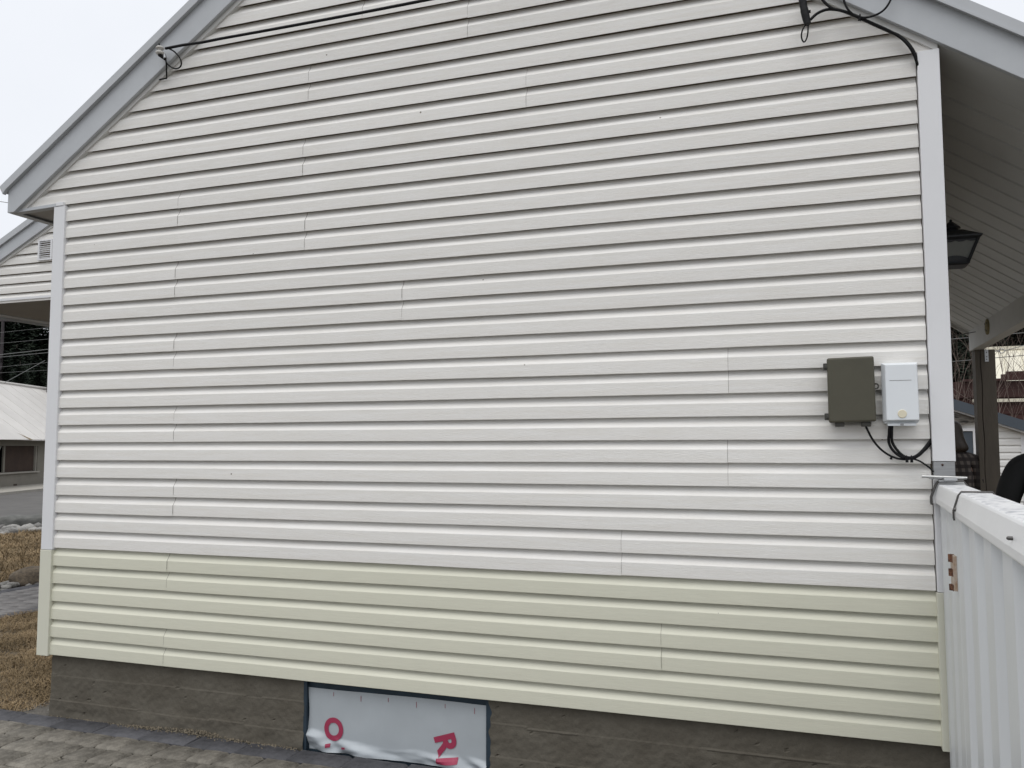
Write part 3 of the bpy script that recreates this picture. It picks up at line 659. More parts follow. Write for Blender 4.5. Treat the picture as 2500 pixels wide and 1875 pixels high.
a_, c_ = gq(1050, 470, -.0866), gq(1305, 462, -.0866); b = MB(); b.box(a_.x, c_.x, -.0866, -.0856, a_.z-.0007, a_.z+.0007); b.build('embossed_line', V['strap'], wb)
b = MB(); b.box(4.475, 4.580, -.070, -.02, 1.272, 1.2815); p = gq(1195, 968, -.071); b.build('bottom_tray', V['boxwhite'], wb)
b = MB(); b.box(p.x-.006, p.x+.006, -.0722, -.0705, 1.2735, 1.2805); b.build('tray_latch', V['bare'], wb)
def cable(name, P, r, label, grp=None, n=8, m=None):
    pts = catmull(P, n); t = MB(); t.tube(pts, r, 8); o = t.build(name, m or V['black']); return tag(o, label, 'cable', grp)
yc = -.028
cable('cable', [gq(770, 985, -.05), gq(800, 1050, -.045), gq(860, 1160, yc), gq(950, 1265, yc), gq(1060, 1340, yc), gq(1180, 1378, yc), gq(1290, 1375, yc-.006), gq(1390, 1340, yc-.006), gq(1470, 1262, -.01), gq(1530, 1190, .004)], .0043, 'thin black cable curving out from beneath the olive box')
cable('cable', [gq(1052, 985, -.05), gq(1046, 1080, -.044), gq(1042, 1180, yc), gq(1085, 1270, yc), gq(1165, 1340, yc-.002), gq(1250, 1368, yc-.003), gq(1350, 1358, yc-.004), gq(1440, 1290, -.018), gq(1530, 1195, .004)], .0056, 'outer black cable leaving the left of the white box tray')
cable('cable', [gq(1080, 985, -.05), gq(1076, 1080, -.044), gq(1082, 1180, yc), gq(1135, 1270, yc), gq(1210, 1340, yc-.002), gq(1290, 1362, yc-.012), gq(1370, 1335, yc-.012), gq(1450, 1260, -.022), gq(1535, 1150, .004)], .0056, 'inner black cable leaving the white box tray nearer the post')
cable('cable', [gq(1255, 1372, yc-.008), gq(1330, 1378, yc-.008), gq(1400, 1402, yc), gq(1460, 1440, yc), gq(1520, 1484, -.021), gq(1560, 1530, -.0245)], .0036, 'thin black cable dropping from the tied bundle to the gate latch')
for u in (1250, 1305):
    p = gq(u, 1370, yc-.006); b = MB(); b.tube([(p.x + .001*0, p.y + .013*math.cos(t), p.z + .011*math.sin(t)) for t in [i*2*math.pi/12 for i in range(12)]], .0022, 5, closed=True); q = gq(u+2, 1395, yc-.010); b.box(q.x-.005, q.x+.005, q.y-.008, q.y+.004, q.z-.008, q.z+.010)
    o = b.build('cable_tie', V['black']); tag(o, 'black cable tie round the cable bundle below the white box', 'cable tie', 'cable ties on the bundle')
p = gq(1068, 1370, -.001); b = MB(); b.lathe([(.005, 0), (.005, .002), (.002, .003)], p, 10, 'y'); tag(b.build('nail_head', V['black']), 'black nail head in the siding below the white box', 'nail')
# loops and taped clamp at the upper right
def gr(u, v, y): return at_y(1900 + u/6.32, v/6.32, y)
cl_ = thing('cable_clamp', 'black taped cable clamp with wire bail hanging against the upper siding', 'clamp', gr(450, 380, -.06))
P = [gr(330, -900, -.06), gr(340, -500, -.06), gr(360, -200, -.06), gr(375, 0, -.06), gr(395, 120, -.06), gr(425, 260, -.06), gr(455, 375, -.06)]
b = MB(); b.tube([P[3] + (P[2]-P[3])*.4, P[3], P[4], P[4] + (P[5]-P[4])*.3, P[5], P[6]], [.016, .0165, .0155, .0172, .0165, .0145], 12); b.build('taped_body', V['tape'], cl_)
b = MB(); b.tube(catmull(P[:4], 6), .005, 8); b.build('support_cable', V['black'], cl_)
b = MB(); b.tube(catmull([gr(430, 370, -.06), gr(380, 450, -.06), gr(358, 540, -.06), gr(368, 610, -.06), gr(398, 648, -.06), gr(432, 610, -.06), gr(455, 520, -.06), gr(462, 390, -.06)], 6), .0033, 8); b.build('wire_bail', V['black'], cl_)
p = gr(482, 180, -.06); b = MB(); b.box(p.x-.006, p.x+.005, p.y-.005, p.y+.004, p.z-.005, p.z+.005); b.build('tie_end', V['black'], cl_)
cable('cable', [gr(500, 300, -.06), gr(600, 210, -.05), gr(740, 150, -.045), gr(900, 150, -.045), gr(1050, 190, -.045), gr(1270, 285, -.045), gr(1500, 390, -.04), gr(1700, 480, -.035), gr(1850, 545, -.03), gr(1975, 640, -.028), gr(2075, 770, -.022), gr(2140, 920, -.014), gr(2172, 1080, -.004), gr(2190, 1250, .012)], .0062, 'black cable running from the taped clamp down behind the corner post')
cable('cable', [gr(560, -250, -.05), gr(640, -80, -.05), gr(720, 40, -.05), gr(840, 130, -.052), gr(980, 165, -.052), gr(1150, 220, -.052), gr(1400, 335, -.050), gr(1700, 470, -.042), gr(1880, 575, -.036), gr(2000, 690, -.036), gr(2090, 830, -.028), gr(2148, 1000, -.016), gr(2188, 1200, .010)], .0062, 'black cable dropping from above and following the rake trim to the post')
cable('cable', [gr(1010, -260, -.06), gr(1005, -80, -.06), gr(1020, 30, -.06), gr(1080, 150, -.06), gr(1190, 240, -.06), gr(1320, 272, -.062), gr(1450, 250, -.066), gr(1590, 185, -.07), gr(1690, 80, -.07), gr(1750, -60, -.07), gr(1760, -260, -.066), gr(1680, -420, -.06), gr(1400, -520, -.06), gr(1120, -440, -.06), gr(1012, -265, -.058)], .0046, 'thin coil of black cable looped over the right rake board')
for (u, v) in ((1265, 270),):
    p = gr(u, v, -.058); b = MB(); b.tube([(p.x + .006*math.cos(t)*.5, p.y + .016*math.cos(t), p.z + .012*math.sin(t)) for t in [i*2*math.pi/12 for i in range(12)]], .0026, 5, closed=True); q = gr(1240, 318, -.07); b.tube([p + Vector((0, -.012, -.004)), q], .0045, 6)
    tag(b.build('cable_tie', V['black']), 'black cable tie holding the thin coil at the rake trim', 'cable tie')
# insulator bracket on the left rake board and the span wire
def gl(u, v, y): return at_y(350 + u/11.06, 60 + v/11.06, y)
ins = thing('insulator_bracket', 'white spool insulator on a black bracket fixed to the left rake board', 'insulator', gl(480, 700, -.06))
a_, c_ = gl(400, 700, -.085), gl(400, 560, -.085)
b = MB(); p = gl(450, 700, -.085); b.lathe([(.020, -.022), (.024, -.017), (.024, -.010), (.012, -.006), (.012, .006), (.023, .010), (.023, .016), (.018, .021)], p, 16); b.build('spool', V['porcelain'], ins)
b = MB(); b.tube([(p.x-.008, p.y, p.z+.042), (p.x-.008, p.y, p.z-.03)], .004, 6); b.tube([(p.x, p.y, p.z-.024), (p.x+.01, p.y+.004, p.z-.034), (p.x+.02, p.y+.02, p.z-.044)], .007, 6); b.tube([(p.x-.008, p.y, p.z-.028), (p.x-.008, -.034, p.z-.03)], .005, 6); b.build('bracket', V['black'], ins)
q0, q1 = gl(555, 800, -.07), gl(590, 910, -.07); b = MB(); b.tube([q0, q1], .011, 8); b.build('clamp_sleeve', V['steel'], ins)
b = MB(); b.tube(catmull([q0 + Vector((-.012, 0, .012)), q0, q1, gl(615, 1000, -.055), gl(625, 1150, -.04), gl(625, 1280, -.034), gl(630, 1400, -.026), gl(628, 1448, -.022), gl(560, 1460, -.020), gl(430, 1490, -.018)], 5), .0042, 8); b.build('lead_wire', V['black'], ins)
b = MB(); b.tube(catmull([gl(600, 640, -.08), gl(700, 655, -.08), gl(820, 720, -.08), gl(940, 840, -.08), gl(1010, 960, -.078), gl(1025, 1060, -.075), gl(985, 1150, -.07), gl(890, 1190, -.065), gl(780, 1165, -.06), gl(690, 1105, -.05), gl(630, 1040, -.045)], 6), .0042, 8); b.build('loop_wire', V['black'], ins)
s0 = gl(600, 645, -.085); s1 = Vector((3.86, -.085, 3.46)); W = []
for i in range(25):
    t = i/24; W.append(s0.lerp(s1, t) + Vector((0, -.02*math.sin(math.pi*t), -.030*math.sin(math.pi*t) + (.0025*math.sin(i*2.2) if t < .12 else 0))))
tag(MB().tube(W, .0078, 8).build('span_cable', V['black']), 'straight black cable spanning the gable from the spool insulator', 'cable')

# ================================================================== PORCH LANTERN
LX, LY, LZ = 4.895, .96, 2.10
lan = thing('wall_lantern', 'black four-sided wall lantern with frosted panes under the porch ceiling', 'lantern', (4.73, LY, 2.15))
wT, wB, z1_, z0_ = .105, .062, 2.235, 2.115
c45 = math.pi/4; q2 = math.sqrt(2)
b = MB(); b.lathe([(wB*q2*.9, z0_-.012), (wB*q2*1.12, z0_-.006), (wB*q2*1.05, z0_+.010)], (LX, LY, 0), 4, rot=c45, smooth=False); b.build('lantern_base', V['lanternblack'], lan)
b = MB(); b.lathe([(wT*q2*1.0, z1_-.012), (wT*q2*1.16, z1_), (wT*q2*1.16, z1_+.006), (wT*q2*.45, z1_+.050), (wT*q2*.40, z1_+.052)], (LX, LY, 0), 4, rot=c45, smooth=False); b.build('lantern_roof', V['lanternblack'], lan)
b = MB(); b.lathe([(.034, z1_+.050), (.034, z1_+.066), (.046, z1_+.068), (.042, z1_+.074), (.014, z1_+.100), (.006, z1_+.106), (.008, z1_+.112), (.002, z1_+.118)], (LX, LY, 0), 14); b.build('finial', V['lanternblack'], lan)
for sx, sy in ((1, 1), (1, -1), (-1, 1), (-1, -1)):
    b = MB(); b.tube([(LX+sx*wB, LY+sy*wB, z0_), (LX+sx*wT, LY+sy*wT, z1_-.006)], .010, 4); b.build('corner_bar', V['lanternblack'], lan)
for k in range(4):
    M = Matrix.Translation((LX, LY, 0)) @ Matrix.Rotation(k*math.pi/2, 4, 'Z')
    b = MB(); b.add([M @ Vector(p) for p in ((-wB, -wB+.004, z0_+.01), (wB, -wB+.004, z0_+.01), (wT, -wT+.004, z1_-.012), (-wT, -wT+.004, z1_-.012))], [(0, 1, 2, 3)]); b.build('pane', V['frost'], lan)
    b = MB(); n = 12; vs = []
    for i in range(n+1):
        t = i/n*2-1; vs += [(t*wT, -wT-.001, z1_-.004), (t*wT*.99, -wT+.002, z1_-.018 - .006*abs(math.sin(t*math.pi*2)))]
    b.add([M @ Vector(v) for v in vs], [(2*i+1, 2*i+3, 2*i+2, 2*i) for i in range(n)])
    vs = []
    for i in range(n+1):
        t = i/n*2-1; vs += [(t*wB*1.06, -wB*1.03-.002, z0_+.006), (t*wB*1.06, -wB*1.09-.002, z0_+.014 + .020*(1-t*t))]
    b.add([M @ Vector(v) for v in vs], [(2*i, 2*i+2, 2*i+3, 2*i+1) for i in range(n)]); b.build('scalloped_trim', V['lanternblack'], lan)
b = MB(); b.tube(catmull([(4.725, LY, 2.20), (4.75, LY, 2.255), (4.79, LY, 2.265), (LX-.06, LY, 2.262)], 6), .010, 8); b.build('arm', V['lanternblack'], lan)
b = MB(); b.lathe([(.06, 0), (.055, .012), (.03, .02)], (4.717, LY, 2.20), 16, 'x'); b.build('wall_plate', V['lanternblack'], lan)
# clothes line past the beam, and hook ring on the post
P = [at_y(2290, 826, 4.80), at_y(2360, 814, 4.70), at_y(2410, 804, 4.62)]; d0 = (P[2]-P[0]).normalized()
tag(MB().tube([P[0], P[1], at_y(2500, 789, 4.45), at_y(2700, 757, 4.1)], .0032, 6).build('clothes_line', V['strap']), 'thin dark line strung under the porch ceiling past the beam', 'wire')
ring = thing('hook_ring', 'steel screw eye on the side of the brown porch post', 'ring', at_y(2440, 857, 4.93))
c = at_y(2446, 857, 4.93); b = MB(); b.tube([(c.x+.020*math.cos(t), 4.93, c.z+.020*math.sin(t)) for t in [i*2*math.pi/16 for i in range(16)]], .004, 6, closed=True); b.tube([(5.826, 4.93, c.z), (c.x-.018, 4.93, c.z)], .004, 6); b.build('eye', V['steel'], ring)
tag(MB().tube([Vector((c.x+.02, 4.93, c.z)), at_y(2500, 843, 5.2), at_y(2640, 800, 6.2)], .003, 6).build('clothes_line', V['wire']), 'grey line running outwards from the steel screw eye', 'wire')

# ================================================================== STONES
def rock_mesh(seed, m, flat=.7, sub=2):
    bm = bmesh.new(); bmesh.ops.create_icosphere(bm, subdivisions=sub, radius=1); r = Vector((seed*3.7, seed*1.3, seed*5.1))
    for v in bm.verts:
        k = 1 + .30*mnoise.noise(v.co*1.1 + r) + .12*mnoise.noise(v.co*2.7 + r); v.co *= k; v.co.z *= flat; v.co.y *= .78
    me = bpy.data.meshes.new('river_stone'); bm.to_mesh(me); bm.free(); me.materials.append(m)
    me.polygons.foreach_set('use_smooth', [True]*len(me.polygons)); return me
RKS = [rock_mesh(i, V['rock'], sub=1 if i < 3 else 2) for i in range(6)]
rk = random.Random(11)
def stone(x, y, s, label, grp, me=None, name='river_stone'):
    o = bpy.data.objects.new(name, me or rk.choice(RKS)); COL.objects.link(o); o.scale = (s*rk.uniform(.8, 1.3), s*rk.uniform(.8, 1.2), s*rk.uniform(.7, 1)); o.rotation_euler = (0, 0, rk.uniform(0, 6.28)); o.location = (x, y, G - .03 + s*.35); tag(o, label, 'stone', grp); return o
for i in range(110):
    stone(rk.uniform(-4.5, -4.09), rk.uniform(2.4, 4.6), rk.uniform(.03, .065), 'rounded grey stone in the border beside the paver path', 'stones along the paver path')
for i in range(120):
    s = rk.uniform(-8.5, -1); t = rk.uniform(15.9, 17.4) ; px_, py_ = st(s + 4, t)
    px_ = rk.uniform(-10.4, -9.15); py_ = rk.uniform(6.6, 9.6); stone(px_ , py_, rk.uniform(.06, .13), 'pale grey stone in the heap between lawn and road', 'stones beside the road')
bl = rock_mesh(21, V['rockdark'], .75, 3); o = stone(-4.20, 3.66, .20, 'brown lichen-covered boulder at the edge of the dry lawn', None, bl, 'boulder'); o.scale = (.27, .20, .17); o.rotation_euler.z = .6; o.location.z = G+.04; o['category'] = 'boulder'
bl = rock_mesh(25, V['rockgrey'], .6, 3); o = stone(-10.25, 8.75, .3, 'large dark grey boulder among the pale stones by the road', None, bl, 'boulder'); o.scale = (.52, .34, .26); o.rotation_euler.z = .9; o.location.z = G+.06; o['category'] = 'boulder'
for i in range(9): stone(rk.uniform(-.16, -.01), rk.uniform(-.02, .10) + .02, rk.uniform(.010, .024), 'small pale pebble at the foot of the house corner', 'pebbles at the house corner')
cr_ = MB(); r2 = random.Random(4)
for i in range(1500):
    x = r2.gauss(.95, .35) if i < 900 else r2.uniform(.02, 4.6); y = .028 - abs(r2.gauss(0, .022 if i < 900 else .008)); s = r2.uniform(.0015, .006)
    if OX0-.02 < x < OX1+.02 and y > .0: continue
    a = r2.uniform(0, 6.28); z = G - .003 + (.030*math.exp(-((x-.95)/.3)**2)*max(0, 1-(.03-y)/.05) if i < 900 else 0)
    cr_.add([(x+s*math.cos(a), y+s*math.sin(a), z), (x+s*math.cos(a+2.1), y+s*math.sin(a+2.1), z), (x+s*math.cos(a+4.2), y+s*math.sin(a+4.2), z), (x, y, z+s*1.3)], [(0,1,3),(1,2,3),(2,0,3)])
o = cr_.build('grit', mat('tan_grit', (.25, .21, .15), .95, var=.4, vscale=30)); tag(o, 'crumbled grit along the foot of the concrete foundation', 'grit', kind='stuff')

# ================================================================== SHED behind the porch
SY, SXR = 10.2, 7.235
shed = thing('garden_shed', 'small white-sided shed with slate blue rake board behind the porch', 'shed', (6.0, SY, G))
def zs(x): return 1.725 - .365*(x - 6.243)      # underside of the rake board, right slope
SR = 5.85
def zs2(x): return zs(x) if x > SR else zs(2*SR - x)
SXL = 2*SR - SXR
for n in range(0, 23):
    z0 = -.33 + n*.1016
    def xr_s(z): return min(SXR-.10, 6.243 + (1.725 - z)/.365)
    a, e = SXL+.1, xr_s(z0+.05); 
    if e < a + .2 or z0 > zs(SR)-.02: break
    for (xa, xb) in (((max(a, 2*SR-e), 6.20), (6.60, e)) if z0 < 1.45 else ((max(a, 2*SR-e), e),)):
        if xb - xa < .05: continue
        b = MB(); b.add([(xa, SY-.024, z0), (xb, SY-.024, z0), (xb, SY-.020, z0+.055), (xb, SY-.002, z0+.1016), (xa, SY-.002, z0+.1016), (xa, SY-.020, z0+.055), (xa, SY, z0), (xb, SY, z0)], [(0,1,2,5), (5,2,3,4), (6,7,1,0)]); b.build('siding_course', V['shedwhite'], shed)
b = MB(); b.prism([(SXL+.06, G), (SXR-.02, G), (SXR-.02, zs(SXR-.02)+.02), (SR, zs(SR)+.02), (SXL+.06, zs2(SXL+.06)+.02)], 'y', SY, SY+2.4); b.build('shed_wall', V['shedwhite'], shed)
for x0, x1 in ((SXR-.10, SXR+.0), (SXL, SXL+.10)):
    b = MB(); b.box(x0, x1, SY-.026, SY+.1, G, zs2((x0+x1)/2)); b.build('corner_board', V['post'], shed)
for s in (0, 1):
    mir = (lambda x: x) if s == 0 else (lambda x: 2*SR - x)
    def prs(poly, y0, y1, nm, m): b = MB(); b.prism([(mir(x), z) for x, z in poly][::(1 if s == 0 else -1)], 'y', y0, y1); return b.build(nm, m, shed)
    e = .002*s
    prs([(SR+e, zs(SR)), (SXR+.35, zs(SXR+.35)), (SXR+.35, zs(SXR+.35)+.155), (SR+e, zs(SR)+.155)], SY-.16, SY-.13, 'rake_board', V['bluefascia'])
    prs([(SR+e, zs(SR)-.022), (SXR+.1, zs(SXR+.1)-.022), (SXR+.1, zs(SXR+.1)+.01), (SR+e, zs(SR)+.01)], SY-.129, SY-.028, 'rake_trim', V['post'])
    prs([(SR+e, zs(SR)+.11), (SXR+.4, zs(SXR+.4)+.11), (SXR+.4, zs(SXR+.4)+.15), (SR+e, zs(SR)+.15)], SY-.129, SY+2.5, 'roof_slope', V['bluefascia'])
b = MB(); b.box(6.22, 6.28, SY-.04, SY-.004, G, 1.44); b.box(6.518, 6.58, SY-.04, SY-.004, G, 1.44); b.box(6.28, 6.518, SY-.04, SY-.004, 1.40, 1.44); b.build('door_frame', V['post'], shed)
b = MB(); b.box(6.281, 6.517, SY-.02, SY-.004, G, .8); b.build('door_leaf', V['shedwhite'], shed)
b = MB(); b.box(6.281, 6.517, SY-.022, SY-.010, .802, 1.398); b.build('door_pane', V['bluefascia'], shed)
sign = MB(); n = 16; vs = []
for i in range(n+1):
    t = i/n; x = 6.10 + .475*t; hh = .105*(1 - .55*max(0, t-.55)/.45) + .012*mnoise.noise(Vector((t*5, 2, 0)))
    zc_ = 1.590 - .035*max(0, t-.4) + .008*math.sin(t*9); vs += [(x, SY-.075-.010*math.sin(t*3), zc_-hh*.85), (x, SY-.085, zc_), (x, SY-.075, zc_+hh*.62), (x, SY-.03, zc_+hh*.60), (x, SY-.03, zc_-hh*.84)]
sign.add(vs, [(i*5+k, (i+1)*5+k, (i+1)*5+(k+1) % 5, i*5+(k+1) % 5) for i in range(n) for k in range(5)] + [(0,1,2,3,4), tuple(n*5+k for k in (4,3,2,1,0))])
tag(sign.build('driftwood_slab', V['drift']), 'weathered grey driftwood slab hung over the shed door', 'wood slab')
# dark red board building and pale roof farther back
red = thing('red_outbuilding', 'dark red board outbuilding behind the bare shrub', 'outbuilding', (10, 20, G))
for i in range(15):
    z0 = G + i*.21
    if 2.10 < z0 + .1 < 2.35: continue
    b = MB(); top = 2.79; b.box(5.5, 14.5, 20-.02*(i % 2), 20.06, z0, min(top, z0+.204)); b.build('wall_board', V['maroon'], red)
b = MB(); b.box(5.5, 14.5, 20.07, 23, G, 2.7); b.build('wall_core', V['maroon'], red)
b = MB(); b.box(8.2, 14.5, 19.9, 19.975, 2.26, 2.34); b.build('white_rail', V['creamroof'], red)
b = MB(); b.box(8.86, 8.96, 19.9, 20.0, 2.78, 2.95); b.box(8.0, 8.86, 19.92, 20.02, 2.79, 2.85); b.box(8.97, 14.5, 19.92, 20.02, 2.80, 3.02); b.build('parapet_board', V['maroon'], red)
pale = thing('pale_roofed_building', 'building with cream ribbed metal roof beyond the red outbuilding', 'building', (13, 29, G))
b = MB(); b.box(9.6, 20, 28.2, 33, G, 3.2); b.build('building_wall', V['maroon'], pale)
for i in range(18):
    x0 = 10.05 + i*.55; b = MB(); b.add([(x0, 27.6, 3.0), (x0+.53, 27.6, 3.0), (x0+.53+.5, 30.6, 4.62), (x0+.5, 30.6, 4.62), (x0+.53, 27.6, 3.05), (x0+.55, 27.6, 3.05), (x0+.55+.5, 30.6, 4.67), (x0+.53+.5, 30.6, 4.67)], [(0,1,2,3), (1,4,7,2), (4,5,6,7)]); b.build('roof_sheet', V['creamroof'], pale)
b = MB(); b.box(10.5, 21, 30.55, 30.75, 4.62, 4.75); b.build('ridge_cap', V['creamroof'], pale)
b = MB(); b.prism([(28.2, 3.2), (33, 3.2), (30.7, 4.6)], 'x', 10.6, 20); b.build('gable_fill', V['maroon'], pale)

# bare shrubs
def bare_shrub(name, loc, hgt, n, seed, label, spread=.5, tilt=(0, 0), r0=.014):
    r = random.Random(seed); root = thing(name, label, 'shrub', loc); b = MB(); stems = MB()
    def grow(p, d, L, rad, lev, tgt):
        pts = [p]; q = p.copy(); dd = d.copy()
        for i in range(5):
            dd = (dd + Vector((r.uniform(-.16, .16), r.uniform(-.16, .16), .03))).normalized(); q = q + dd*L/5; pts.append(q.copy())
            if lev < 3 and i > 0 and r.random() < .75: grow(q, (dd + Vector((r.uniform(-.8, .8), r.uniform(-.6, .6), r.uniform(-.1, .5)))).normalized(), L*r.uniform(.35, .6), rad*.55, lev+1, b)
        tgt.tube(pts, [rad*(1-.75*i/5) for i in range(6)], 4, cap=False)
    for i in range(n):
        d = Vector((r.uniform(-spread, spread)+tilt[0], r.uniform(-spread, spread)*.6, 1)).normalized(); grow(Vector(loc) + Vector((r.uniform(-.3, .3), r.uniform(-.2, .2), 0)), d, hgt*r.uniform(.7, 1.1), r0*r.uniform(.7, 1.1), 0, stems)
    stems.build('stem', V['twig'], root); b.build('twigs', V['twig'], root); return root
bare_shrub('bare_shrub', (8.2, 14.5, G-.05), 3.6, 12, 2, 'bare brown shrub rising between the shed and the red boards', .42, (.12, 0))
bare_shrub('bare_shrub', (6.75, 14.2, G-.05), 3.1, 9, 5, 'low bare shrub whose pale twigs show beside the house post', .42, (.05, 0))

# ================================================================== HOUSE ACROSS THE ROAD
far = thing('roadside_building', 'low grey stucco building with pale tin roof and boarded window across the road', 'building', (*st(3, -3), G))
def fb(s0, s1, t0, t1, z0, z1, name, m, par=None):
    P = [st(s0, t0), st(s1, t0), st(s1, t1), st(s0, t1)]; b = MB(); b.add([(x, y, z0) for x, y in P] + [(x, y, z1) for x, y in P], [(0,1,2,3), (4,7,6,5), (0,4,5,1), (1,5,6,2), (2,6,7,3), (3,7,4,0)]); return b.build(name, m, par or far)
WS0, WS1 = -.75, 2.66
fb(-9, WS0, -6, 0, G-.05, 1.52, 'stucco_wall', V['stucco']); fb(WS1, 16, -6, 0, G-.05, 1.52, 'stucco_wall', V['stucco']); fb(WS0, WS1, -6, 0, G-.05, .22, 'stucco_wall', V['stucco']); fb(WS0, WS1, -6, 0, 1.235, 1.52, 'stucco_wall', V['stucco']); fb(WS0, WS1, -6, -.25, .22, 1.235, 'stucco_wall', V['pane'])
win = fb(WS0-.05, WS1+.04, .001, .09, .16, .218, 'window_sill', V['kerb'])
fb(.42, 2.55, -.14, -.10, .225, 1.232, 'window_board', V['board']); fb(.30, .41, -.14, -.08, .225, 1.232, 'window_mullion', V['stucco']); fb(-.6, .12, -.16, -.14, .225, 1.232, 'window_pane', V['pane']); fb(2.575, 2.63, -.16, -.02, .225, 1.232, 'window_jamb', V['kerb'])
P = [st(-.30, -.12), st(.22, -.12), st(-.25, -.12)]; b = MB(); b.add([(P[0][0], P[0][1], 1.22), (P[1][0], P[1][1], 1.22), (P[2][0], P[2][1], .65)], [(0, 1, 2)]); b.build('curtain', V['curtain'], far)
fb(.93, 1.15, .0005, .02, -.345, -.245, 'foundation_vent', V['board'])
def roofpt(s, f): p = A_ + d_*s + n_*(.55 - f*3.35); return (p.x, p.y, 1.50 + f*2.48 - .015*math.sin(s*.9))
for i in range(28):
    s0 = -9 + i*.9
    b = MB(); v_ = [roofpt(s0, 0), roofpt(s0+.88, 0), roofpt(s0+.88+0, 1), roofpt(s0, 1)]; up_ = .010
    b.add([v_[0], v_[1], v_[2], v_[3], (v_[1][0], v_[1][1], v_[1][2]+up_), (v_[2][0], v_[2][1], v_[2][2]+up_), (roofpt(s0+.9, 0)[0], roofpt(s0+.9, 0)[1], v_[1][2]+up_), (roofpt(s0+.9, 1)[0], roofpt(s0+.9, 1)[1], v_[2][2]+up_), (v_[0][0], v_[0][1], v_[0][2]-.05), (v_[1][0], v_[1][1], v_[1][2]-.05)], [(0,1,2,3), (1,4,5,2), (4,6,7,5), (8,9,1,0)]); b.build('roof_sheet', V['tinroof'], far)
b = MB(); P = [roofpt(-9, 1), roofpt(16, 1)]; b.tube([Vector(P[0]) + Vector((0, 0, .03)), Vector(P[1]) + Vector((0, 0, .03))], .07, 6); b.build('ridge_cap', V['tinroof'], far)
b = MB(); P = [st(-9, -2.8), st(16, -2.8), st(16, -6), st(-9, -6), st(-9, -.0), st(16, -.0)]
b.add([(P[0][0], P[0][1], 3.95), (P[1][0], P[1][1], 3.95), (P[2][0], P[2][1], 1.5), (P[3][0], P[3][1], 1.5), (P[4][0], P[4][1], 1.52), (P[5][0], P[5][1], 1.52)], [(0,1,2,3), (0,3,4), (1,5,2)]); b.build('roof_back', V['tinroof'], far)
# lifted sheet hanging over the eave
def rp(s_, f, up): p = roofpt(s_, f); return (p[0] + n_.x*up*.5, p[1] + n_.y*up*.5, p[2] + up)
b = MB(); q = [(-3, -.03, .03), (.62, -.03, .06), (-.35, .27, .14), (-3, .75, .05)]
b.add([rp(*c) for c in q] + [rp(c[0], c[1], c[2]-.012) for c in q], [(0,1,2,3), (7,6,5,4), (0,4,5,1), (1,5,6,2), (2,6,7,3)]); b.build('loose_roof_sheet', V['tinroof'], far)
b = MB(); b.add([rp(.60, -.01, .012), rp(1.12, -.012, .012), rp(-.36, .29, .012)], [(0, 1, 2)]); b.build('roof_tear', V['core'], far)

# ================================================================== POLES, WIRES, TREES, HILL
def pole(u, name_label, dist, top):
    d = ray(u, 1000); d = Vector((d.x, d.y, 0)).normalized(); p = Vector((CAM.x, CAM.y, 0)) + d*dist
    r = thing('utility_pole', name_label, 'pole', (p.x, p.y, G)); b = MB(); b.tube([(p.x, p.y, G-.1), (p.x, p.y, top)], [.085, .065], 10); b.build('pole_shaft', V['pole'], r)
    ax = Vector((d_.x, d_.y, 0)).cross(Vector((0, 0, 1))); b = MB(); q = Vector((p.x, p.y, top-.35)); b.tube([q - ax*.7, q + ax*.7], .055, 6); b.build('crossarm', V['pole'], r)
    for s in (-.6, .6):
        b = MB(); b.lathe([(.04, 0), (.05, .05), (.03, .12)], q + ax*s + Vector((0, 0, .05)), 8); b.build('insulator', V['strap'], r)
    return p
pA = pole(116, 'dark utility pole rising behind the tin roof beside the house corner', 46, 8.6)
pB = pole(-2, 'dark utility pole standing at the far end of the tin roof', 47, 7.6)
def wire(u0, v0, u1, v1, dist, lab, r=.012):
    pts = []
    for i in range(9):
        t = -.6 + 2.2*i/8; d = ray(u0+(u1-u0)*t, v0+(v1-v0)*t); k = dist/math.hypot(d.x, d.y); p = CAM + d*k; p.z -= .0; pts.append(p)
    tag(MB().tube(pts, r, 5).build('overhead_wire', V['wire']), lab, 'wire', 'overhead wires along the road')
for (v0, v1, r) in ((812, 800, .006), (838, 828, .006), (866, 853, .013), (872, 861, .011), (896, 885, .006), (910, 904, .005)):
    wire(0, v0, 115, v1, 40, 'grey overhead wire strung along the road in front of the conifers', r)
tag(MB().tube([CAM + ray(10, 935)*36, CAM + ray(110, 880)*38], .011, 5).build('guy_wire', V['wire']), 'slanting grey guy wire running down from the utility pole', 'wire')
tag(MB().tube([CAM + ray(-220, 470)*30, CAM + ray(0, 492)*30, CAM + ray(60, 501)*30, CAM + ray(200, 530)*31], .012, 5).build('overhead_wire', V['wire']), 'single thin wire against the sky beside the eave corner', 'wire')
for (a, c, lab) in (((2300, 830), (2380, 823), 'upper pale wire seen under the porch ceiling before the hill'), ((2300, 885), (2380, 878), 'lower pale wire seen under the porch ceiling before the hill')):
    p0, p1 = CAM + ray(*a)*26, CAM + ray(*c)*26; dd = p1 - p0; tag(MB().tube([p0 - dd*2, p0, p1, p1 + dd*4], .012, 5).build('overhead_wire', V['wire']), lab, 'wire')

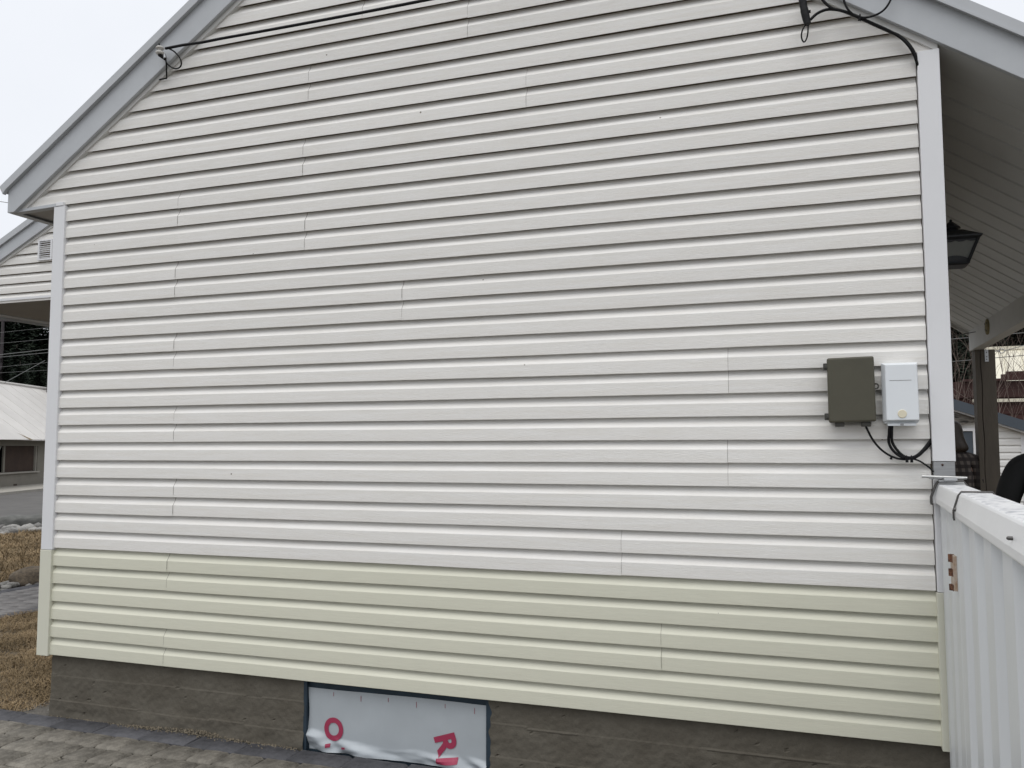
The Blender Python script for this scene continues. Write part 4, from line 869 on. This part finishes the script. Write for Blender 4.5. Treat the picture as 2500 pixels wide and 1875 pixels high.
def conifer(seed, hgt):
    r = random.Random(seed); tr = MB(); tr.tube([(0, 0, 0), (0, 0, hgt*.5), (0, 0, hgt)], [hgt*.018, hgt*.011, .02], 7)
    b = MB(); z = hgt*.10
    while z < hgt*.985:
        f = 1 - z/hgt; L = (hgt*.23)*(f**.8) * r.uniform(.75, 1.15) + .15; nb = r.randint(9, 13)
        for k in range(nb):
            a = r.uniform(0, 6.283); dr = r.uniform(.15, .55); dx, dy = math.cos(a), math.sin(a); l = L*r.uniform(.6, 1.15); ns = max(3, int(l/.32))
            for j in range(ns):
                t = (j + .6)/ns; c = Vector((dx*l*t, dy*l*t, z - dr*l*t*t)); wv = .16 + .34*l*(1-t)*.5
                for sgn in (-1, 1):
                    s = Vector((-dy*sgn, dx*sgn, 0)); e = c + s*wv*r.uniform(.6, 1.1) + Vector((dx*wv*.6, dy*wv*.6, -wv*r.uniform(.1, .6))); th = Vector((dx, dy, 0))*r.uniform(.13, .24)
                    b.add([c - th, c + th, e + Vector((0, 0, -.05)), e - th*.8], [(0, 1, 2, 3)])
                tip = c + Vector((dx*.25, dy*.25, -.06)); b.add([c + Vector((-dy*.07, dx*.07, 0)), c - Vector((-dy*.07, dx*.07, 0)), tip], [(0, 1, 2)])
        z += r.uniform(.16, .28) * (hgt/12)
    return tr.mesh('trunk', V['bark']), b.mesh('crown', V['needle'])
CON = [conifer(i, 12) for i in range(4)]
tt = random.Random(8)
def tree(x, y, s, k, label, grp):
    zb = hill_z(x, y); r = thing('conifer', label, 'tree', (x, y, zb), grp)
    rz = tt.uniform(0, 6.28)
    for me, nm in zip(CON[k], ('trunk', 'crown')):
        o = bpy.data.objects.new(nm, me); COL.objects.link(o); o.parent = r; o.scale = (s*1.15, s*1.15, s); o.rotation_euler.z = rz
def hill_z(x, y):
    d = math.hypot(x - CAM.x, y - CAM.y); t = max(0, min(1, (d - 56)/34)); return G - .06 + .122*d*t*t*(3-2*t)
hb = MB(); vs = []; NA = 60; NR = 10
for j in range(NR+1):
    for i in range(NA+1):
        a = R_(-115 + 175*i/NA); d = 58 + 130*j/NR; x = CAM.x + d*math.sin(a); y = CAM.y + d*math.cos(a); vs.append((x, y, hill_z(x, y) + (-.5 if j == 0 else .4*mnoise.noise(Vector((x*.05, y*.05, 0))))))
hb.add(vs, [(j*(NA+1)+i, (j+1)*(NA+1)+i, (j+1)*(NA+1)+i+1, j*(NA+1)+i+1) for j in range(NR) for i in range(NA)], True); struct(hb.build('wooded_hill', V['hill']))
def plant(u0, u1, n, d0, d1, s0, s1, label, grp):
    for i in range(n):
        u = u0 + (u1-u0)*(i + tt.uniform(.1, .9))/n; d = ray(u, 1000); d = Vector((d.x, d.y, 0)).normalized(); k = tt.uniform(d0, d1); p = Vector((CAM.x, CAM.y, 0)) + d*k
        tree(p.x, p.y, tt.uniform(s0, s1), tt.randrange(4), label, grp)
plant(-160, 330, 34, 58, 70, .70, .88, 'tall dark conifer on the slope behind the tin-roofed building', 'conifers behind the roadside building')
plant(-160, 330, 22, 45, 54, .46, .60, 'smaller dark conifer just behind the tin-roofed building', 'front conifers behind the roadside building')
plant(2240, 2680, 22, 60, 72, .70, .9, 'tall dark conifer on the hillside beyond the pale roof', 'conifers beyond the porch')
plant(2240, 2680, 20, 44, 54, .55, .8, 'dark conifer low on the slope beyond the pale roof', 'lower conifers beyond the porch')

for i in range(40):                     # the wood goes on along the hill behind the house
    a = R_(-42 + 42*(i + tt.uniform(0, .8))/40); k = tt.uniform(60, 84)
    tree(CAM.x + k*math.sin(a), CAM.y + k*math.cos(a), tt.uniform(.7, 1.0), tt.randrange(4), 'dark conifer of the wooded hill directly behind the house', 'conifers behind the house')

# ================================================================== PEOPLE
def skin_mesh(name, joints, edges, m, parent, root=0, sub=2):
    me = bpy.data.meshes.new(name); me.from_pydata([j[0] for j in joints], edges, []); me.materials.append(m)
    o = bpy.data.objects.new(name, me); COL.objects.link(o); o.parent = parent
    bm = bmesh.new(); bm.from_mesh(me); ly = bm.verts.layers.skin.verify(); bm.verts.ensure_lookup_table()
    for i, j in enumerate(joints):
        bm.verts[i][ly].radius = j[1] if isinstance(j[1], tuple) else (j[1], j[1]); bm.verts[i][ly].use_root = (i == root)
    bm.to_mesh(me); bm.free()
    sk = o.modifiers.new('skin', 'SKIN'); sk.use_smooth_shade = True; ss = o.modifiers.new('subdivision', 'SUBSURF'); ss.levels = sub; ss.render_levels = sub; return o
def person(loc, rz, label, hgt, top_mat, hair_len, elbow_out=.10, stoop=.0):
    P = thing('person', label, 'person', loc); P.rotation_euler.z = rz; k = hgt/1.75
    def J(x, y, z, r): return ((x*k, y*k, z*k), tuple(q*k for q in r) if isinstance(r, tuple) else r*k)
    # local frame: facing -y, x to the person's left
    jo = [J(0, 0, .95, (.15, .11)), J(0, .01, 1.15, (.14, .105)), J(0, .015, 1.32, (.145, .105)), J(0, .01, 1.45, (.065, .065)), J(0, -.01-stoop, 1.53, (.055, .058)), J(0, -.015-stoop, 1.60, (.072, .090)), J(0, -.01-stoop, 1.68, (.076, .095)), J(0, -.005-stoop, 1.735, (.045, .055))]
    ed = [(0,1),(1,2),(2,3),(3,4),(4,5),(5,6),(6,7)]
    sh = [J(0, .015, 1.24, .1)]
    arms = []; legs = []
    for s in (-1, 1):
        b_ = len(jo); jo += [J(s*.165, .015, 1.335, .052), J(s*(.226+elbow_out*.4), .035, 1.21, .034), J(s*(.240+elbow_out*.6), .03, 1.08, .032), J(s*(.228+elbow_out*.4), -.06, .95, .030), J(s*(.212+elbow_out*.3), -.12, .85, .028), J(s*.20, -.15, .79, (.040, .022)), J(s*.20, -.165, .72, (.036, .014))]
        ed += [(2, b_), (b_, b_+1), (b_+1, b_+2), (b_+2, b_+3), (b_+3, b_+4), (b_+4, b_+5), (b_+5, b_+6)]
        fb_ = len(jo)
        for q, (fx, L) in enumerate(((-.028, .066), (-.010, .076), (.009, .072), (.027, .058))):
            jo += [J(s*.20+fx, -.175, .715, .009), J(s*.20+fx, -.185, .715-L*.5, .0085), J(s*.20+fx, -.182, .715-L, .0075)]; ed += [(b_+6, fb_+3*q), (fb_+3*q, fb_+3*q+1), (fb_+3*q+1, fb_+3*q+2)]
        t_ = len(jo); jo += [J(s*.165, -.165, .765, .011), J(s*.155, -.180, .735, .010), J(s*.155, -.190, .705, .008)]; ed += [(b_+5, t_), (t_, t_+1), (t_+1, t_+2)]
        g_ = len(jo); jo += [J(s*.095, .0, .88, .088), J(s*.105, -.01, .68, .070), J(s*.11, -.01, .49, .052), J(s*.115, .015, .32, .050), J(s*.115, .02, .09, .036), J(s*.12, -.05, .045, (.038, .030)), J(s*.125, -.13, .035, (.036, .022))]
        ed += [(0, g_)] + [(g_+i, g_+i+1) for i in range(6)]
        arms.append(b_); legs.append(g_)
    body = skin_mesh('body', jo, ed, V['skin'], P)
    # jacket
    jj = [J(0, 0, .84, (.205, .150)), J(0, .01, 1.0, (.212, .150)), J(0, .015, 1.18, (.205, .145)), J(0, .018, 1.33, (.180, .135)), J(0, .012, 1.435, (.110, .095)), J(0, .005-stoop*.5, 1.50, (.068, .070))]; je = [(0,1),(1,2),(2,3),(3,4),(4,5)]
    for b_, s in zip(arms, (-1, 1)):
        q = len(jj); jj += [J(s*.125, .014, 1.395, .092), J(s*.192, .015, 1.365, .086), J(s*(.226+elbow_out*.4), .035, 1.21, .077), J(s*(.240+elbow_out*.6), .03, 1.08, .068), J(s*(.228+elbow_out*.4), -.06, .95, .056), J(s*(.212+elbow_out*.3), -.12, .85, .048)]; je += [(3, q)] + [(q+i, q+i+1) for i in range(5)]
    skin_mesh('jacket', jj, je, top_mat, P)
    tj = [J(0, .0, .93, (.165, .125)), J(0, 0, .86, (.17, .125))]; te = [(0, 1)]
    for s in (-1, 1):
        q = len(tj); tj += [J(s*.095, 0, .80, .105), J(s*.105, -.008, .66, .088), J(s*.11, -.008, .48, .070), J(s*.115, .012, .30, .066), J(s*.115, .015, .08, .060)]; te += [(1, q), (q, q+1), (q+1, q+2), (q+2, q+3), (q+3, q+4)]
    skin_mesh('trousers', tj, te, V['jeans'], P)
    for s in (-1, 1): skin_mesh('shoe', [J(s*.115, .045, .05, (.050, .045)), J(s*.12, -.05, .045, (.052, .038)), J(s*.125, -.15, .035, (.045, .026))], [(0, 1), (1, 2)], V['shoe'], P)
    # hair: cap plus length at the back
    hj = [J(0, .020-stoop, 1.735, (.070, .075)), J(0, .030-stoop, 1.665, (.100, .100)), J(0, .045-stoop, 1.58, (.105, .090))]; he = [(0, 1), (1, 2)]
    if hair_len: hj += [J(-.005, .060, 1.50, (.135, .085)), J(-.012, .080, 1.43, (.150, .065))]; he += [(2, 3), (3, 4)]
    skin_mesh('hair', hj, he, V['hair'], P, 0)
    # face
    def blob(x, y, z, rx, ry, rz_, m, nm):
        bm = bmesh.new(); bmesh.ops.create_icosphere(bm, subdivisions=2, radius=1)
        for v in bm.verts: v.co = Vector((v.co.x*rx + x, v.co.y*ry + y - stoop, v.co.z*rz_ + z))*k
        me = bpy.data.meshes.new(nm); bm.to_mesh(me); bm.free(); me.materials.append(m); me.polygons.foreach_set('use_smooth', [True]*len(me.polygons)); o = bpy.data.objects.new(nm, me); COL.objects.link(o); o.parent = P
    blob(0, -.108, 1.615, .013, .020, .022, V['skin'], 'nose'); blob(0, -.098, 1.575, .022, .008, .006, V['print'], 'mouth')
    for s in (-1, 1): blob(s*.030, -.094, 1.640, .013, .009, .008, V['boxwhite'], 'eye'); blob(s*.074, .0, 1.625, .012, .022, .032, V['skin'], 'ear')
    return P
dA = at_z(2316, 1089, CAM.z - .0001); 
def along(u, dist): d = ray(u, 1000); d = Vector((d.x, d.y, 0)).normalized(); return (CAM.x + d.x*dist, CAM.y + d.y*dist, G - .06)
person(along(2320, 8.9), R_(170), 'person in brown plaid flannel jacket seen from behind beside the porch post', 1.85, V['plaid'], True, -.03)
person(along(2580, 6.3), R_(165), 'person in plain black jacket standing beyond the gate', 1.88, V['jacket'], False, .08)
print('objects', len(bpy.data.objects))
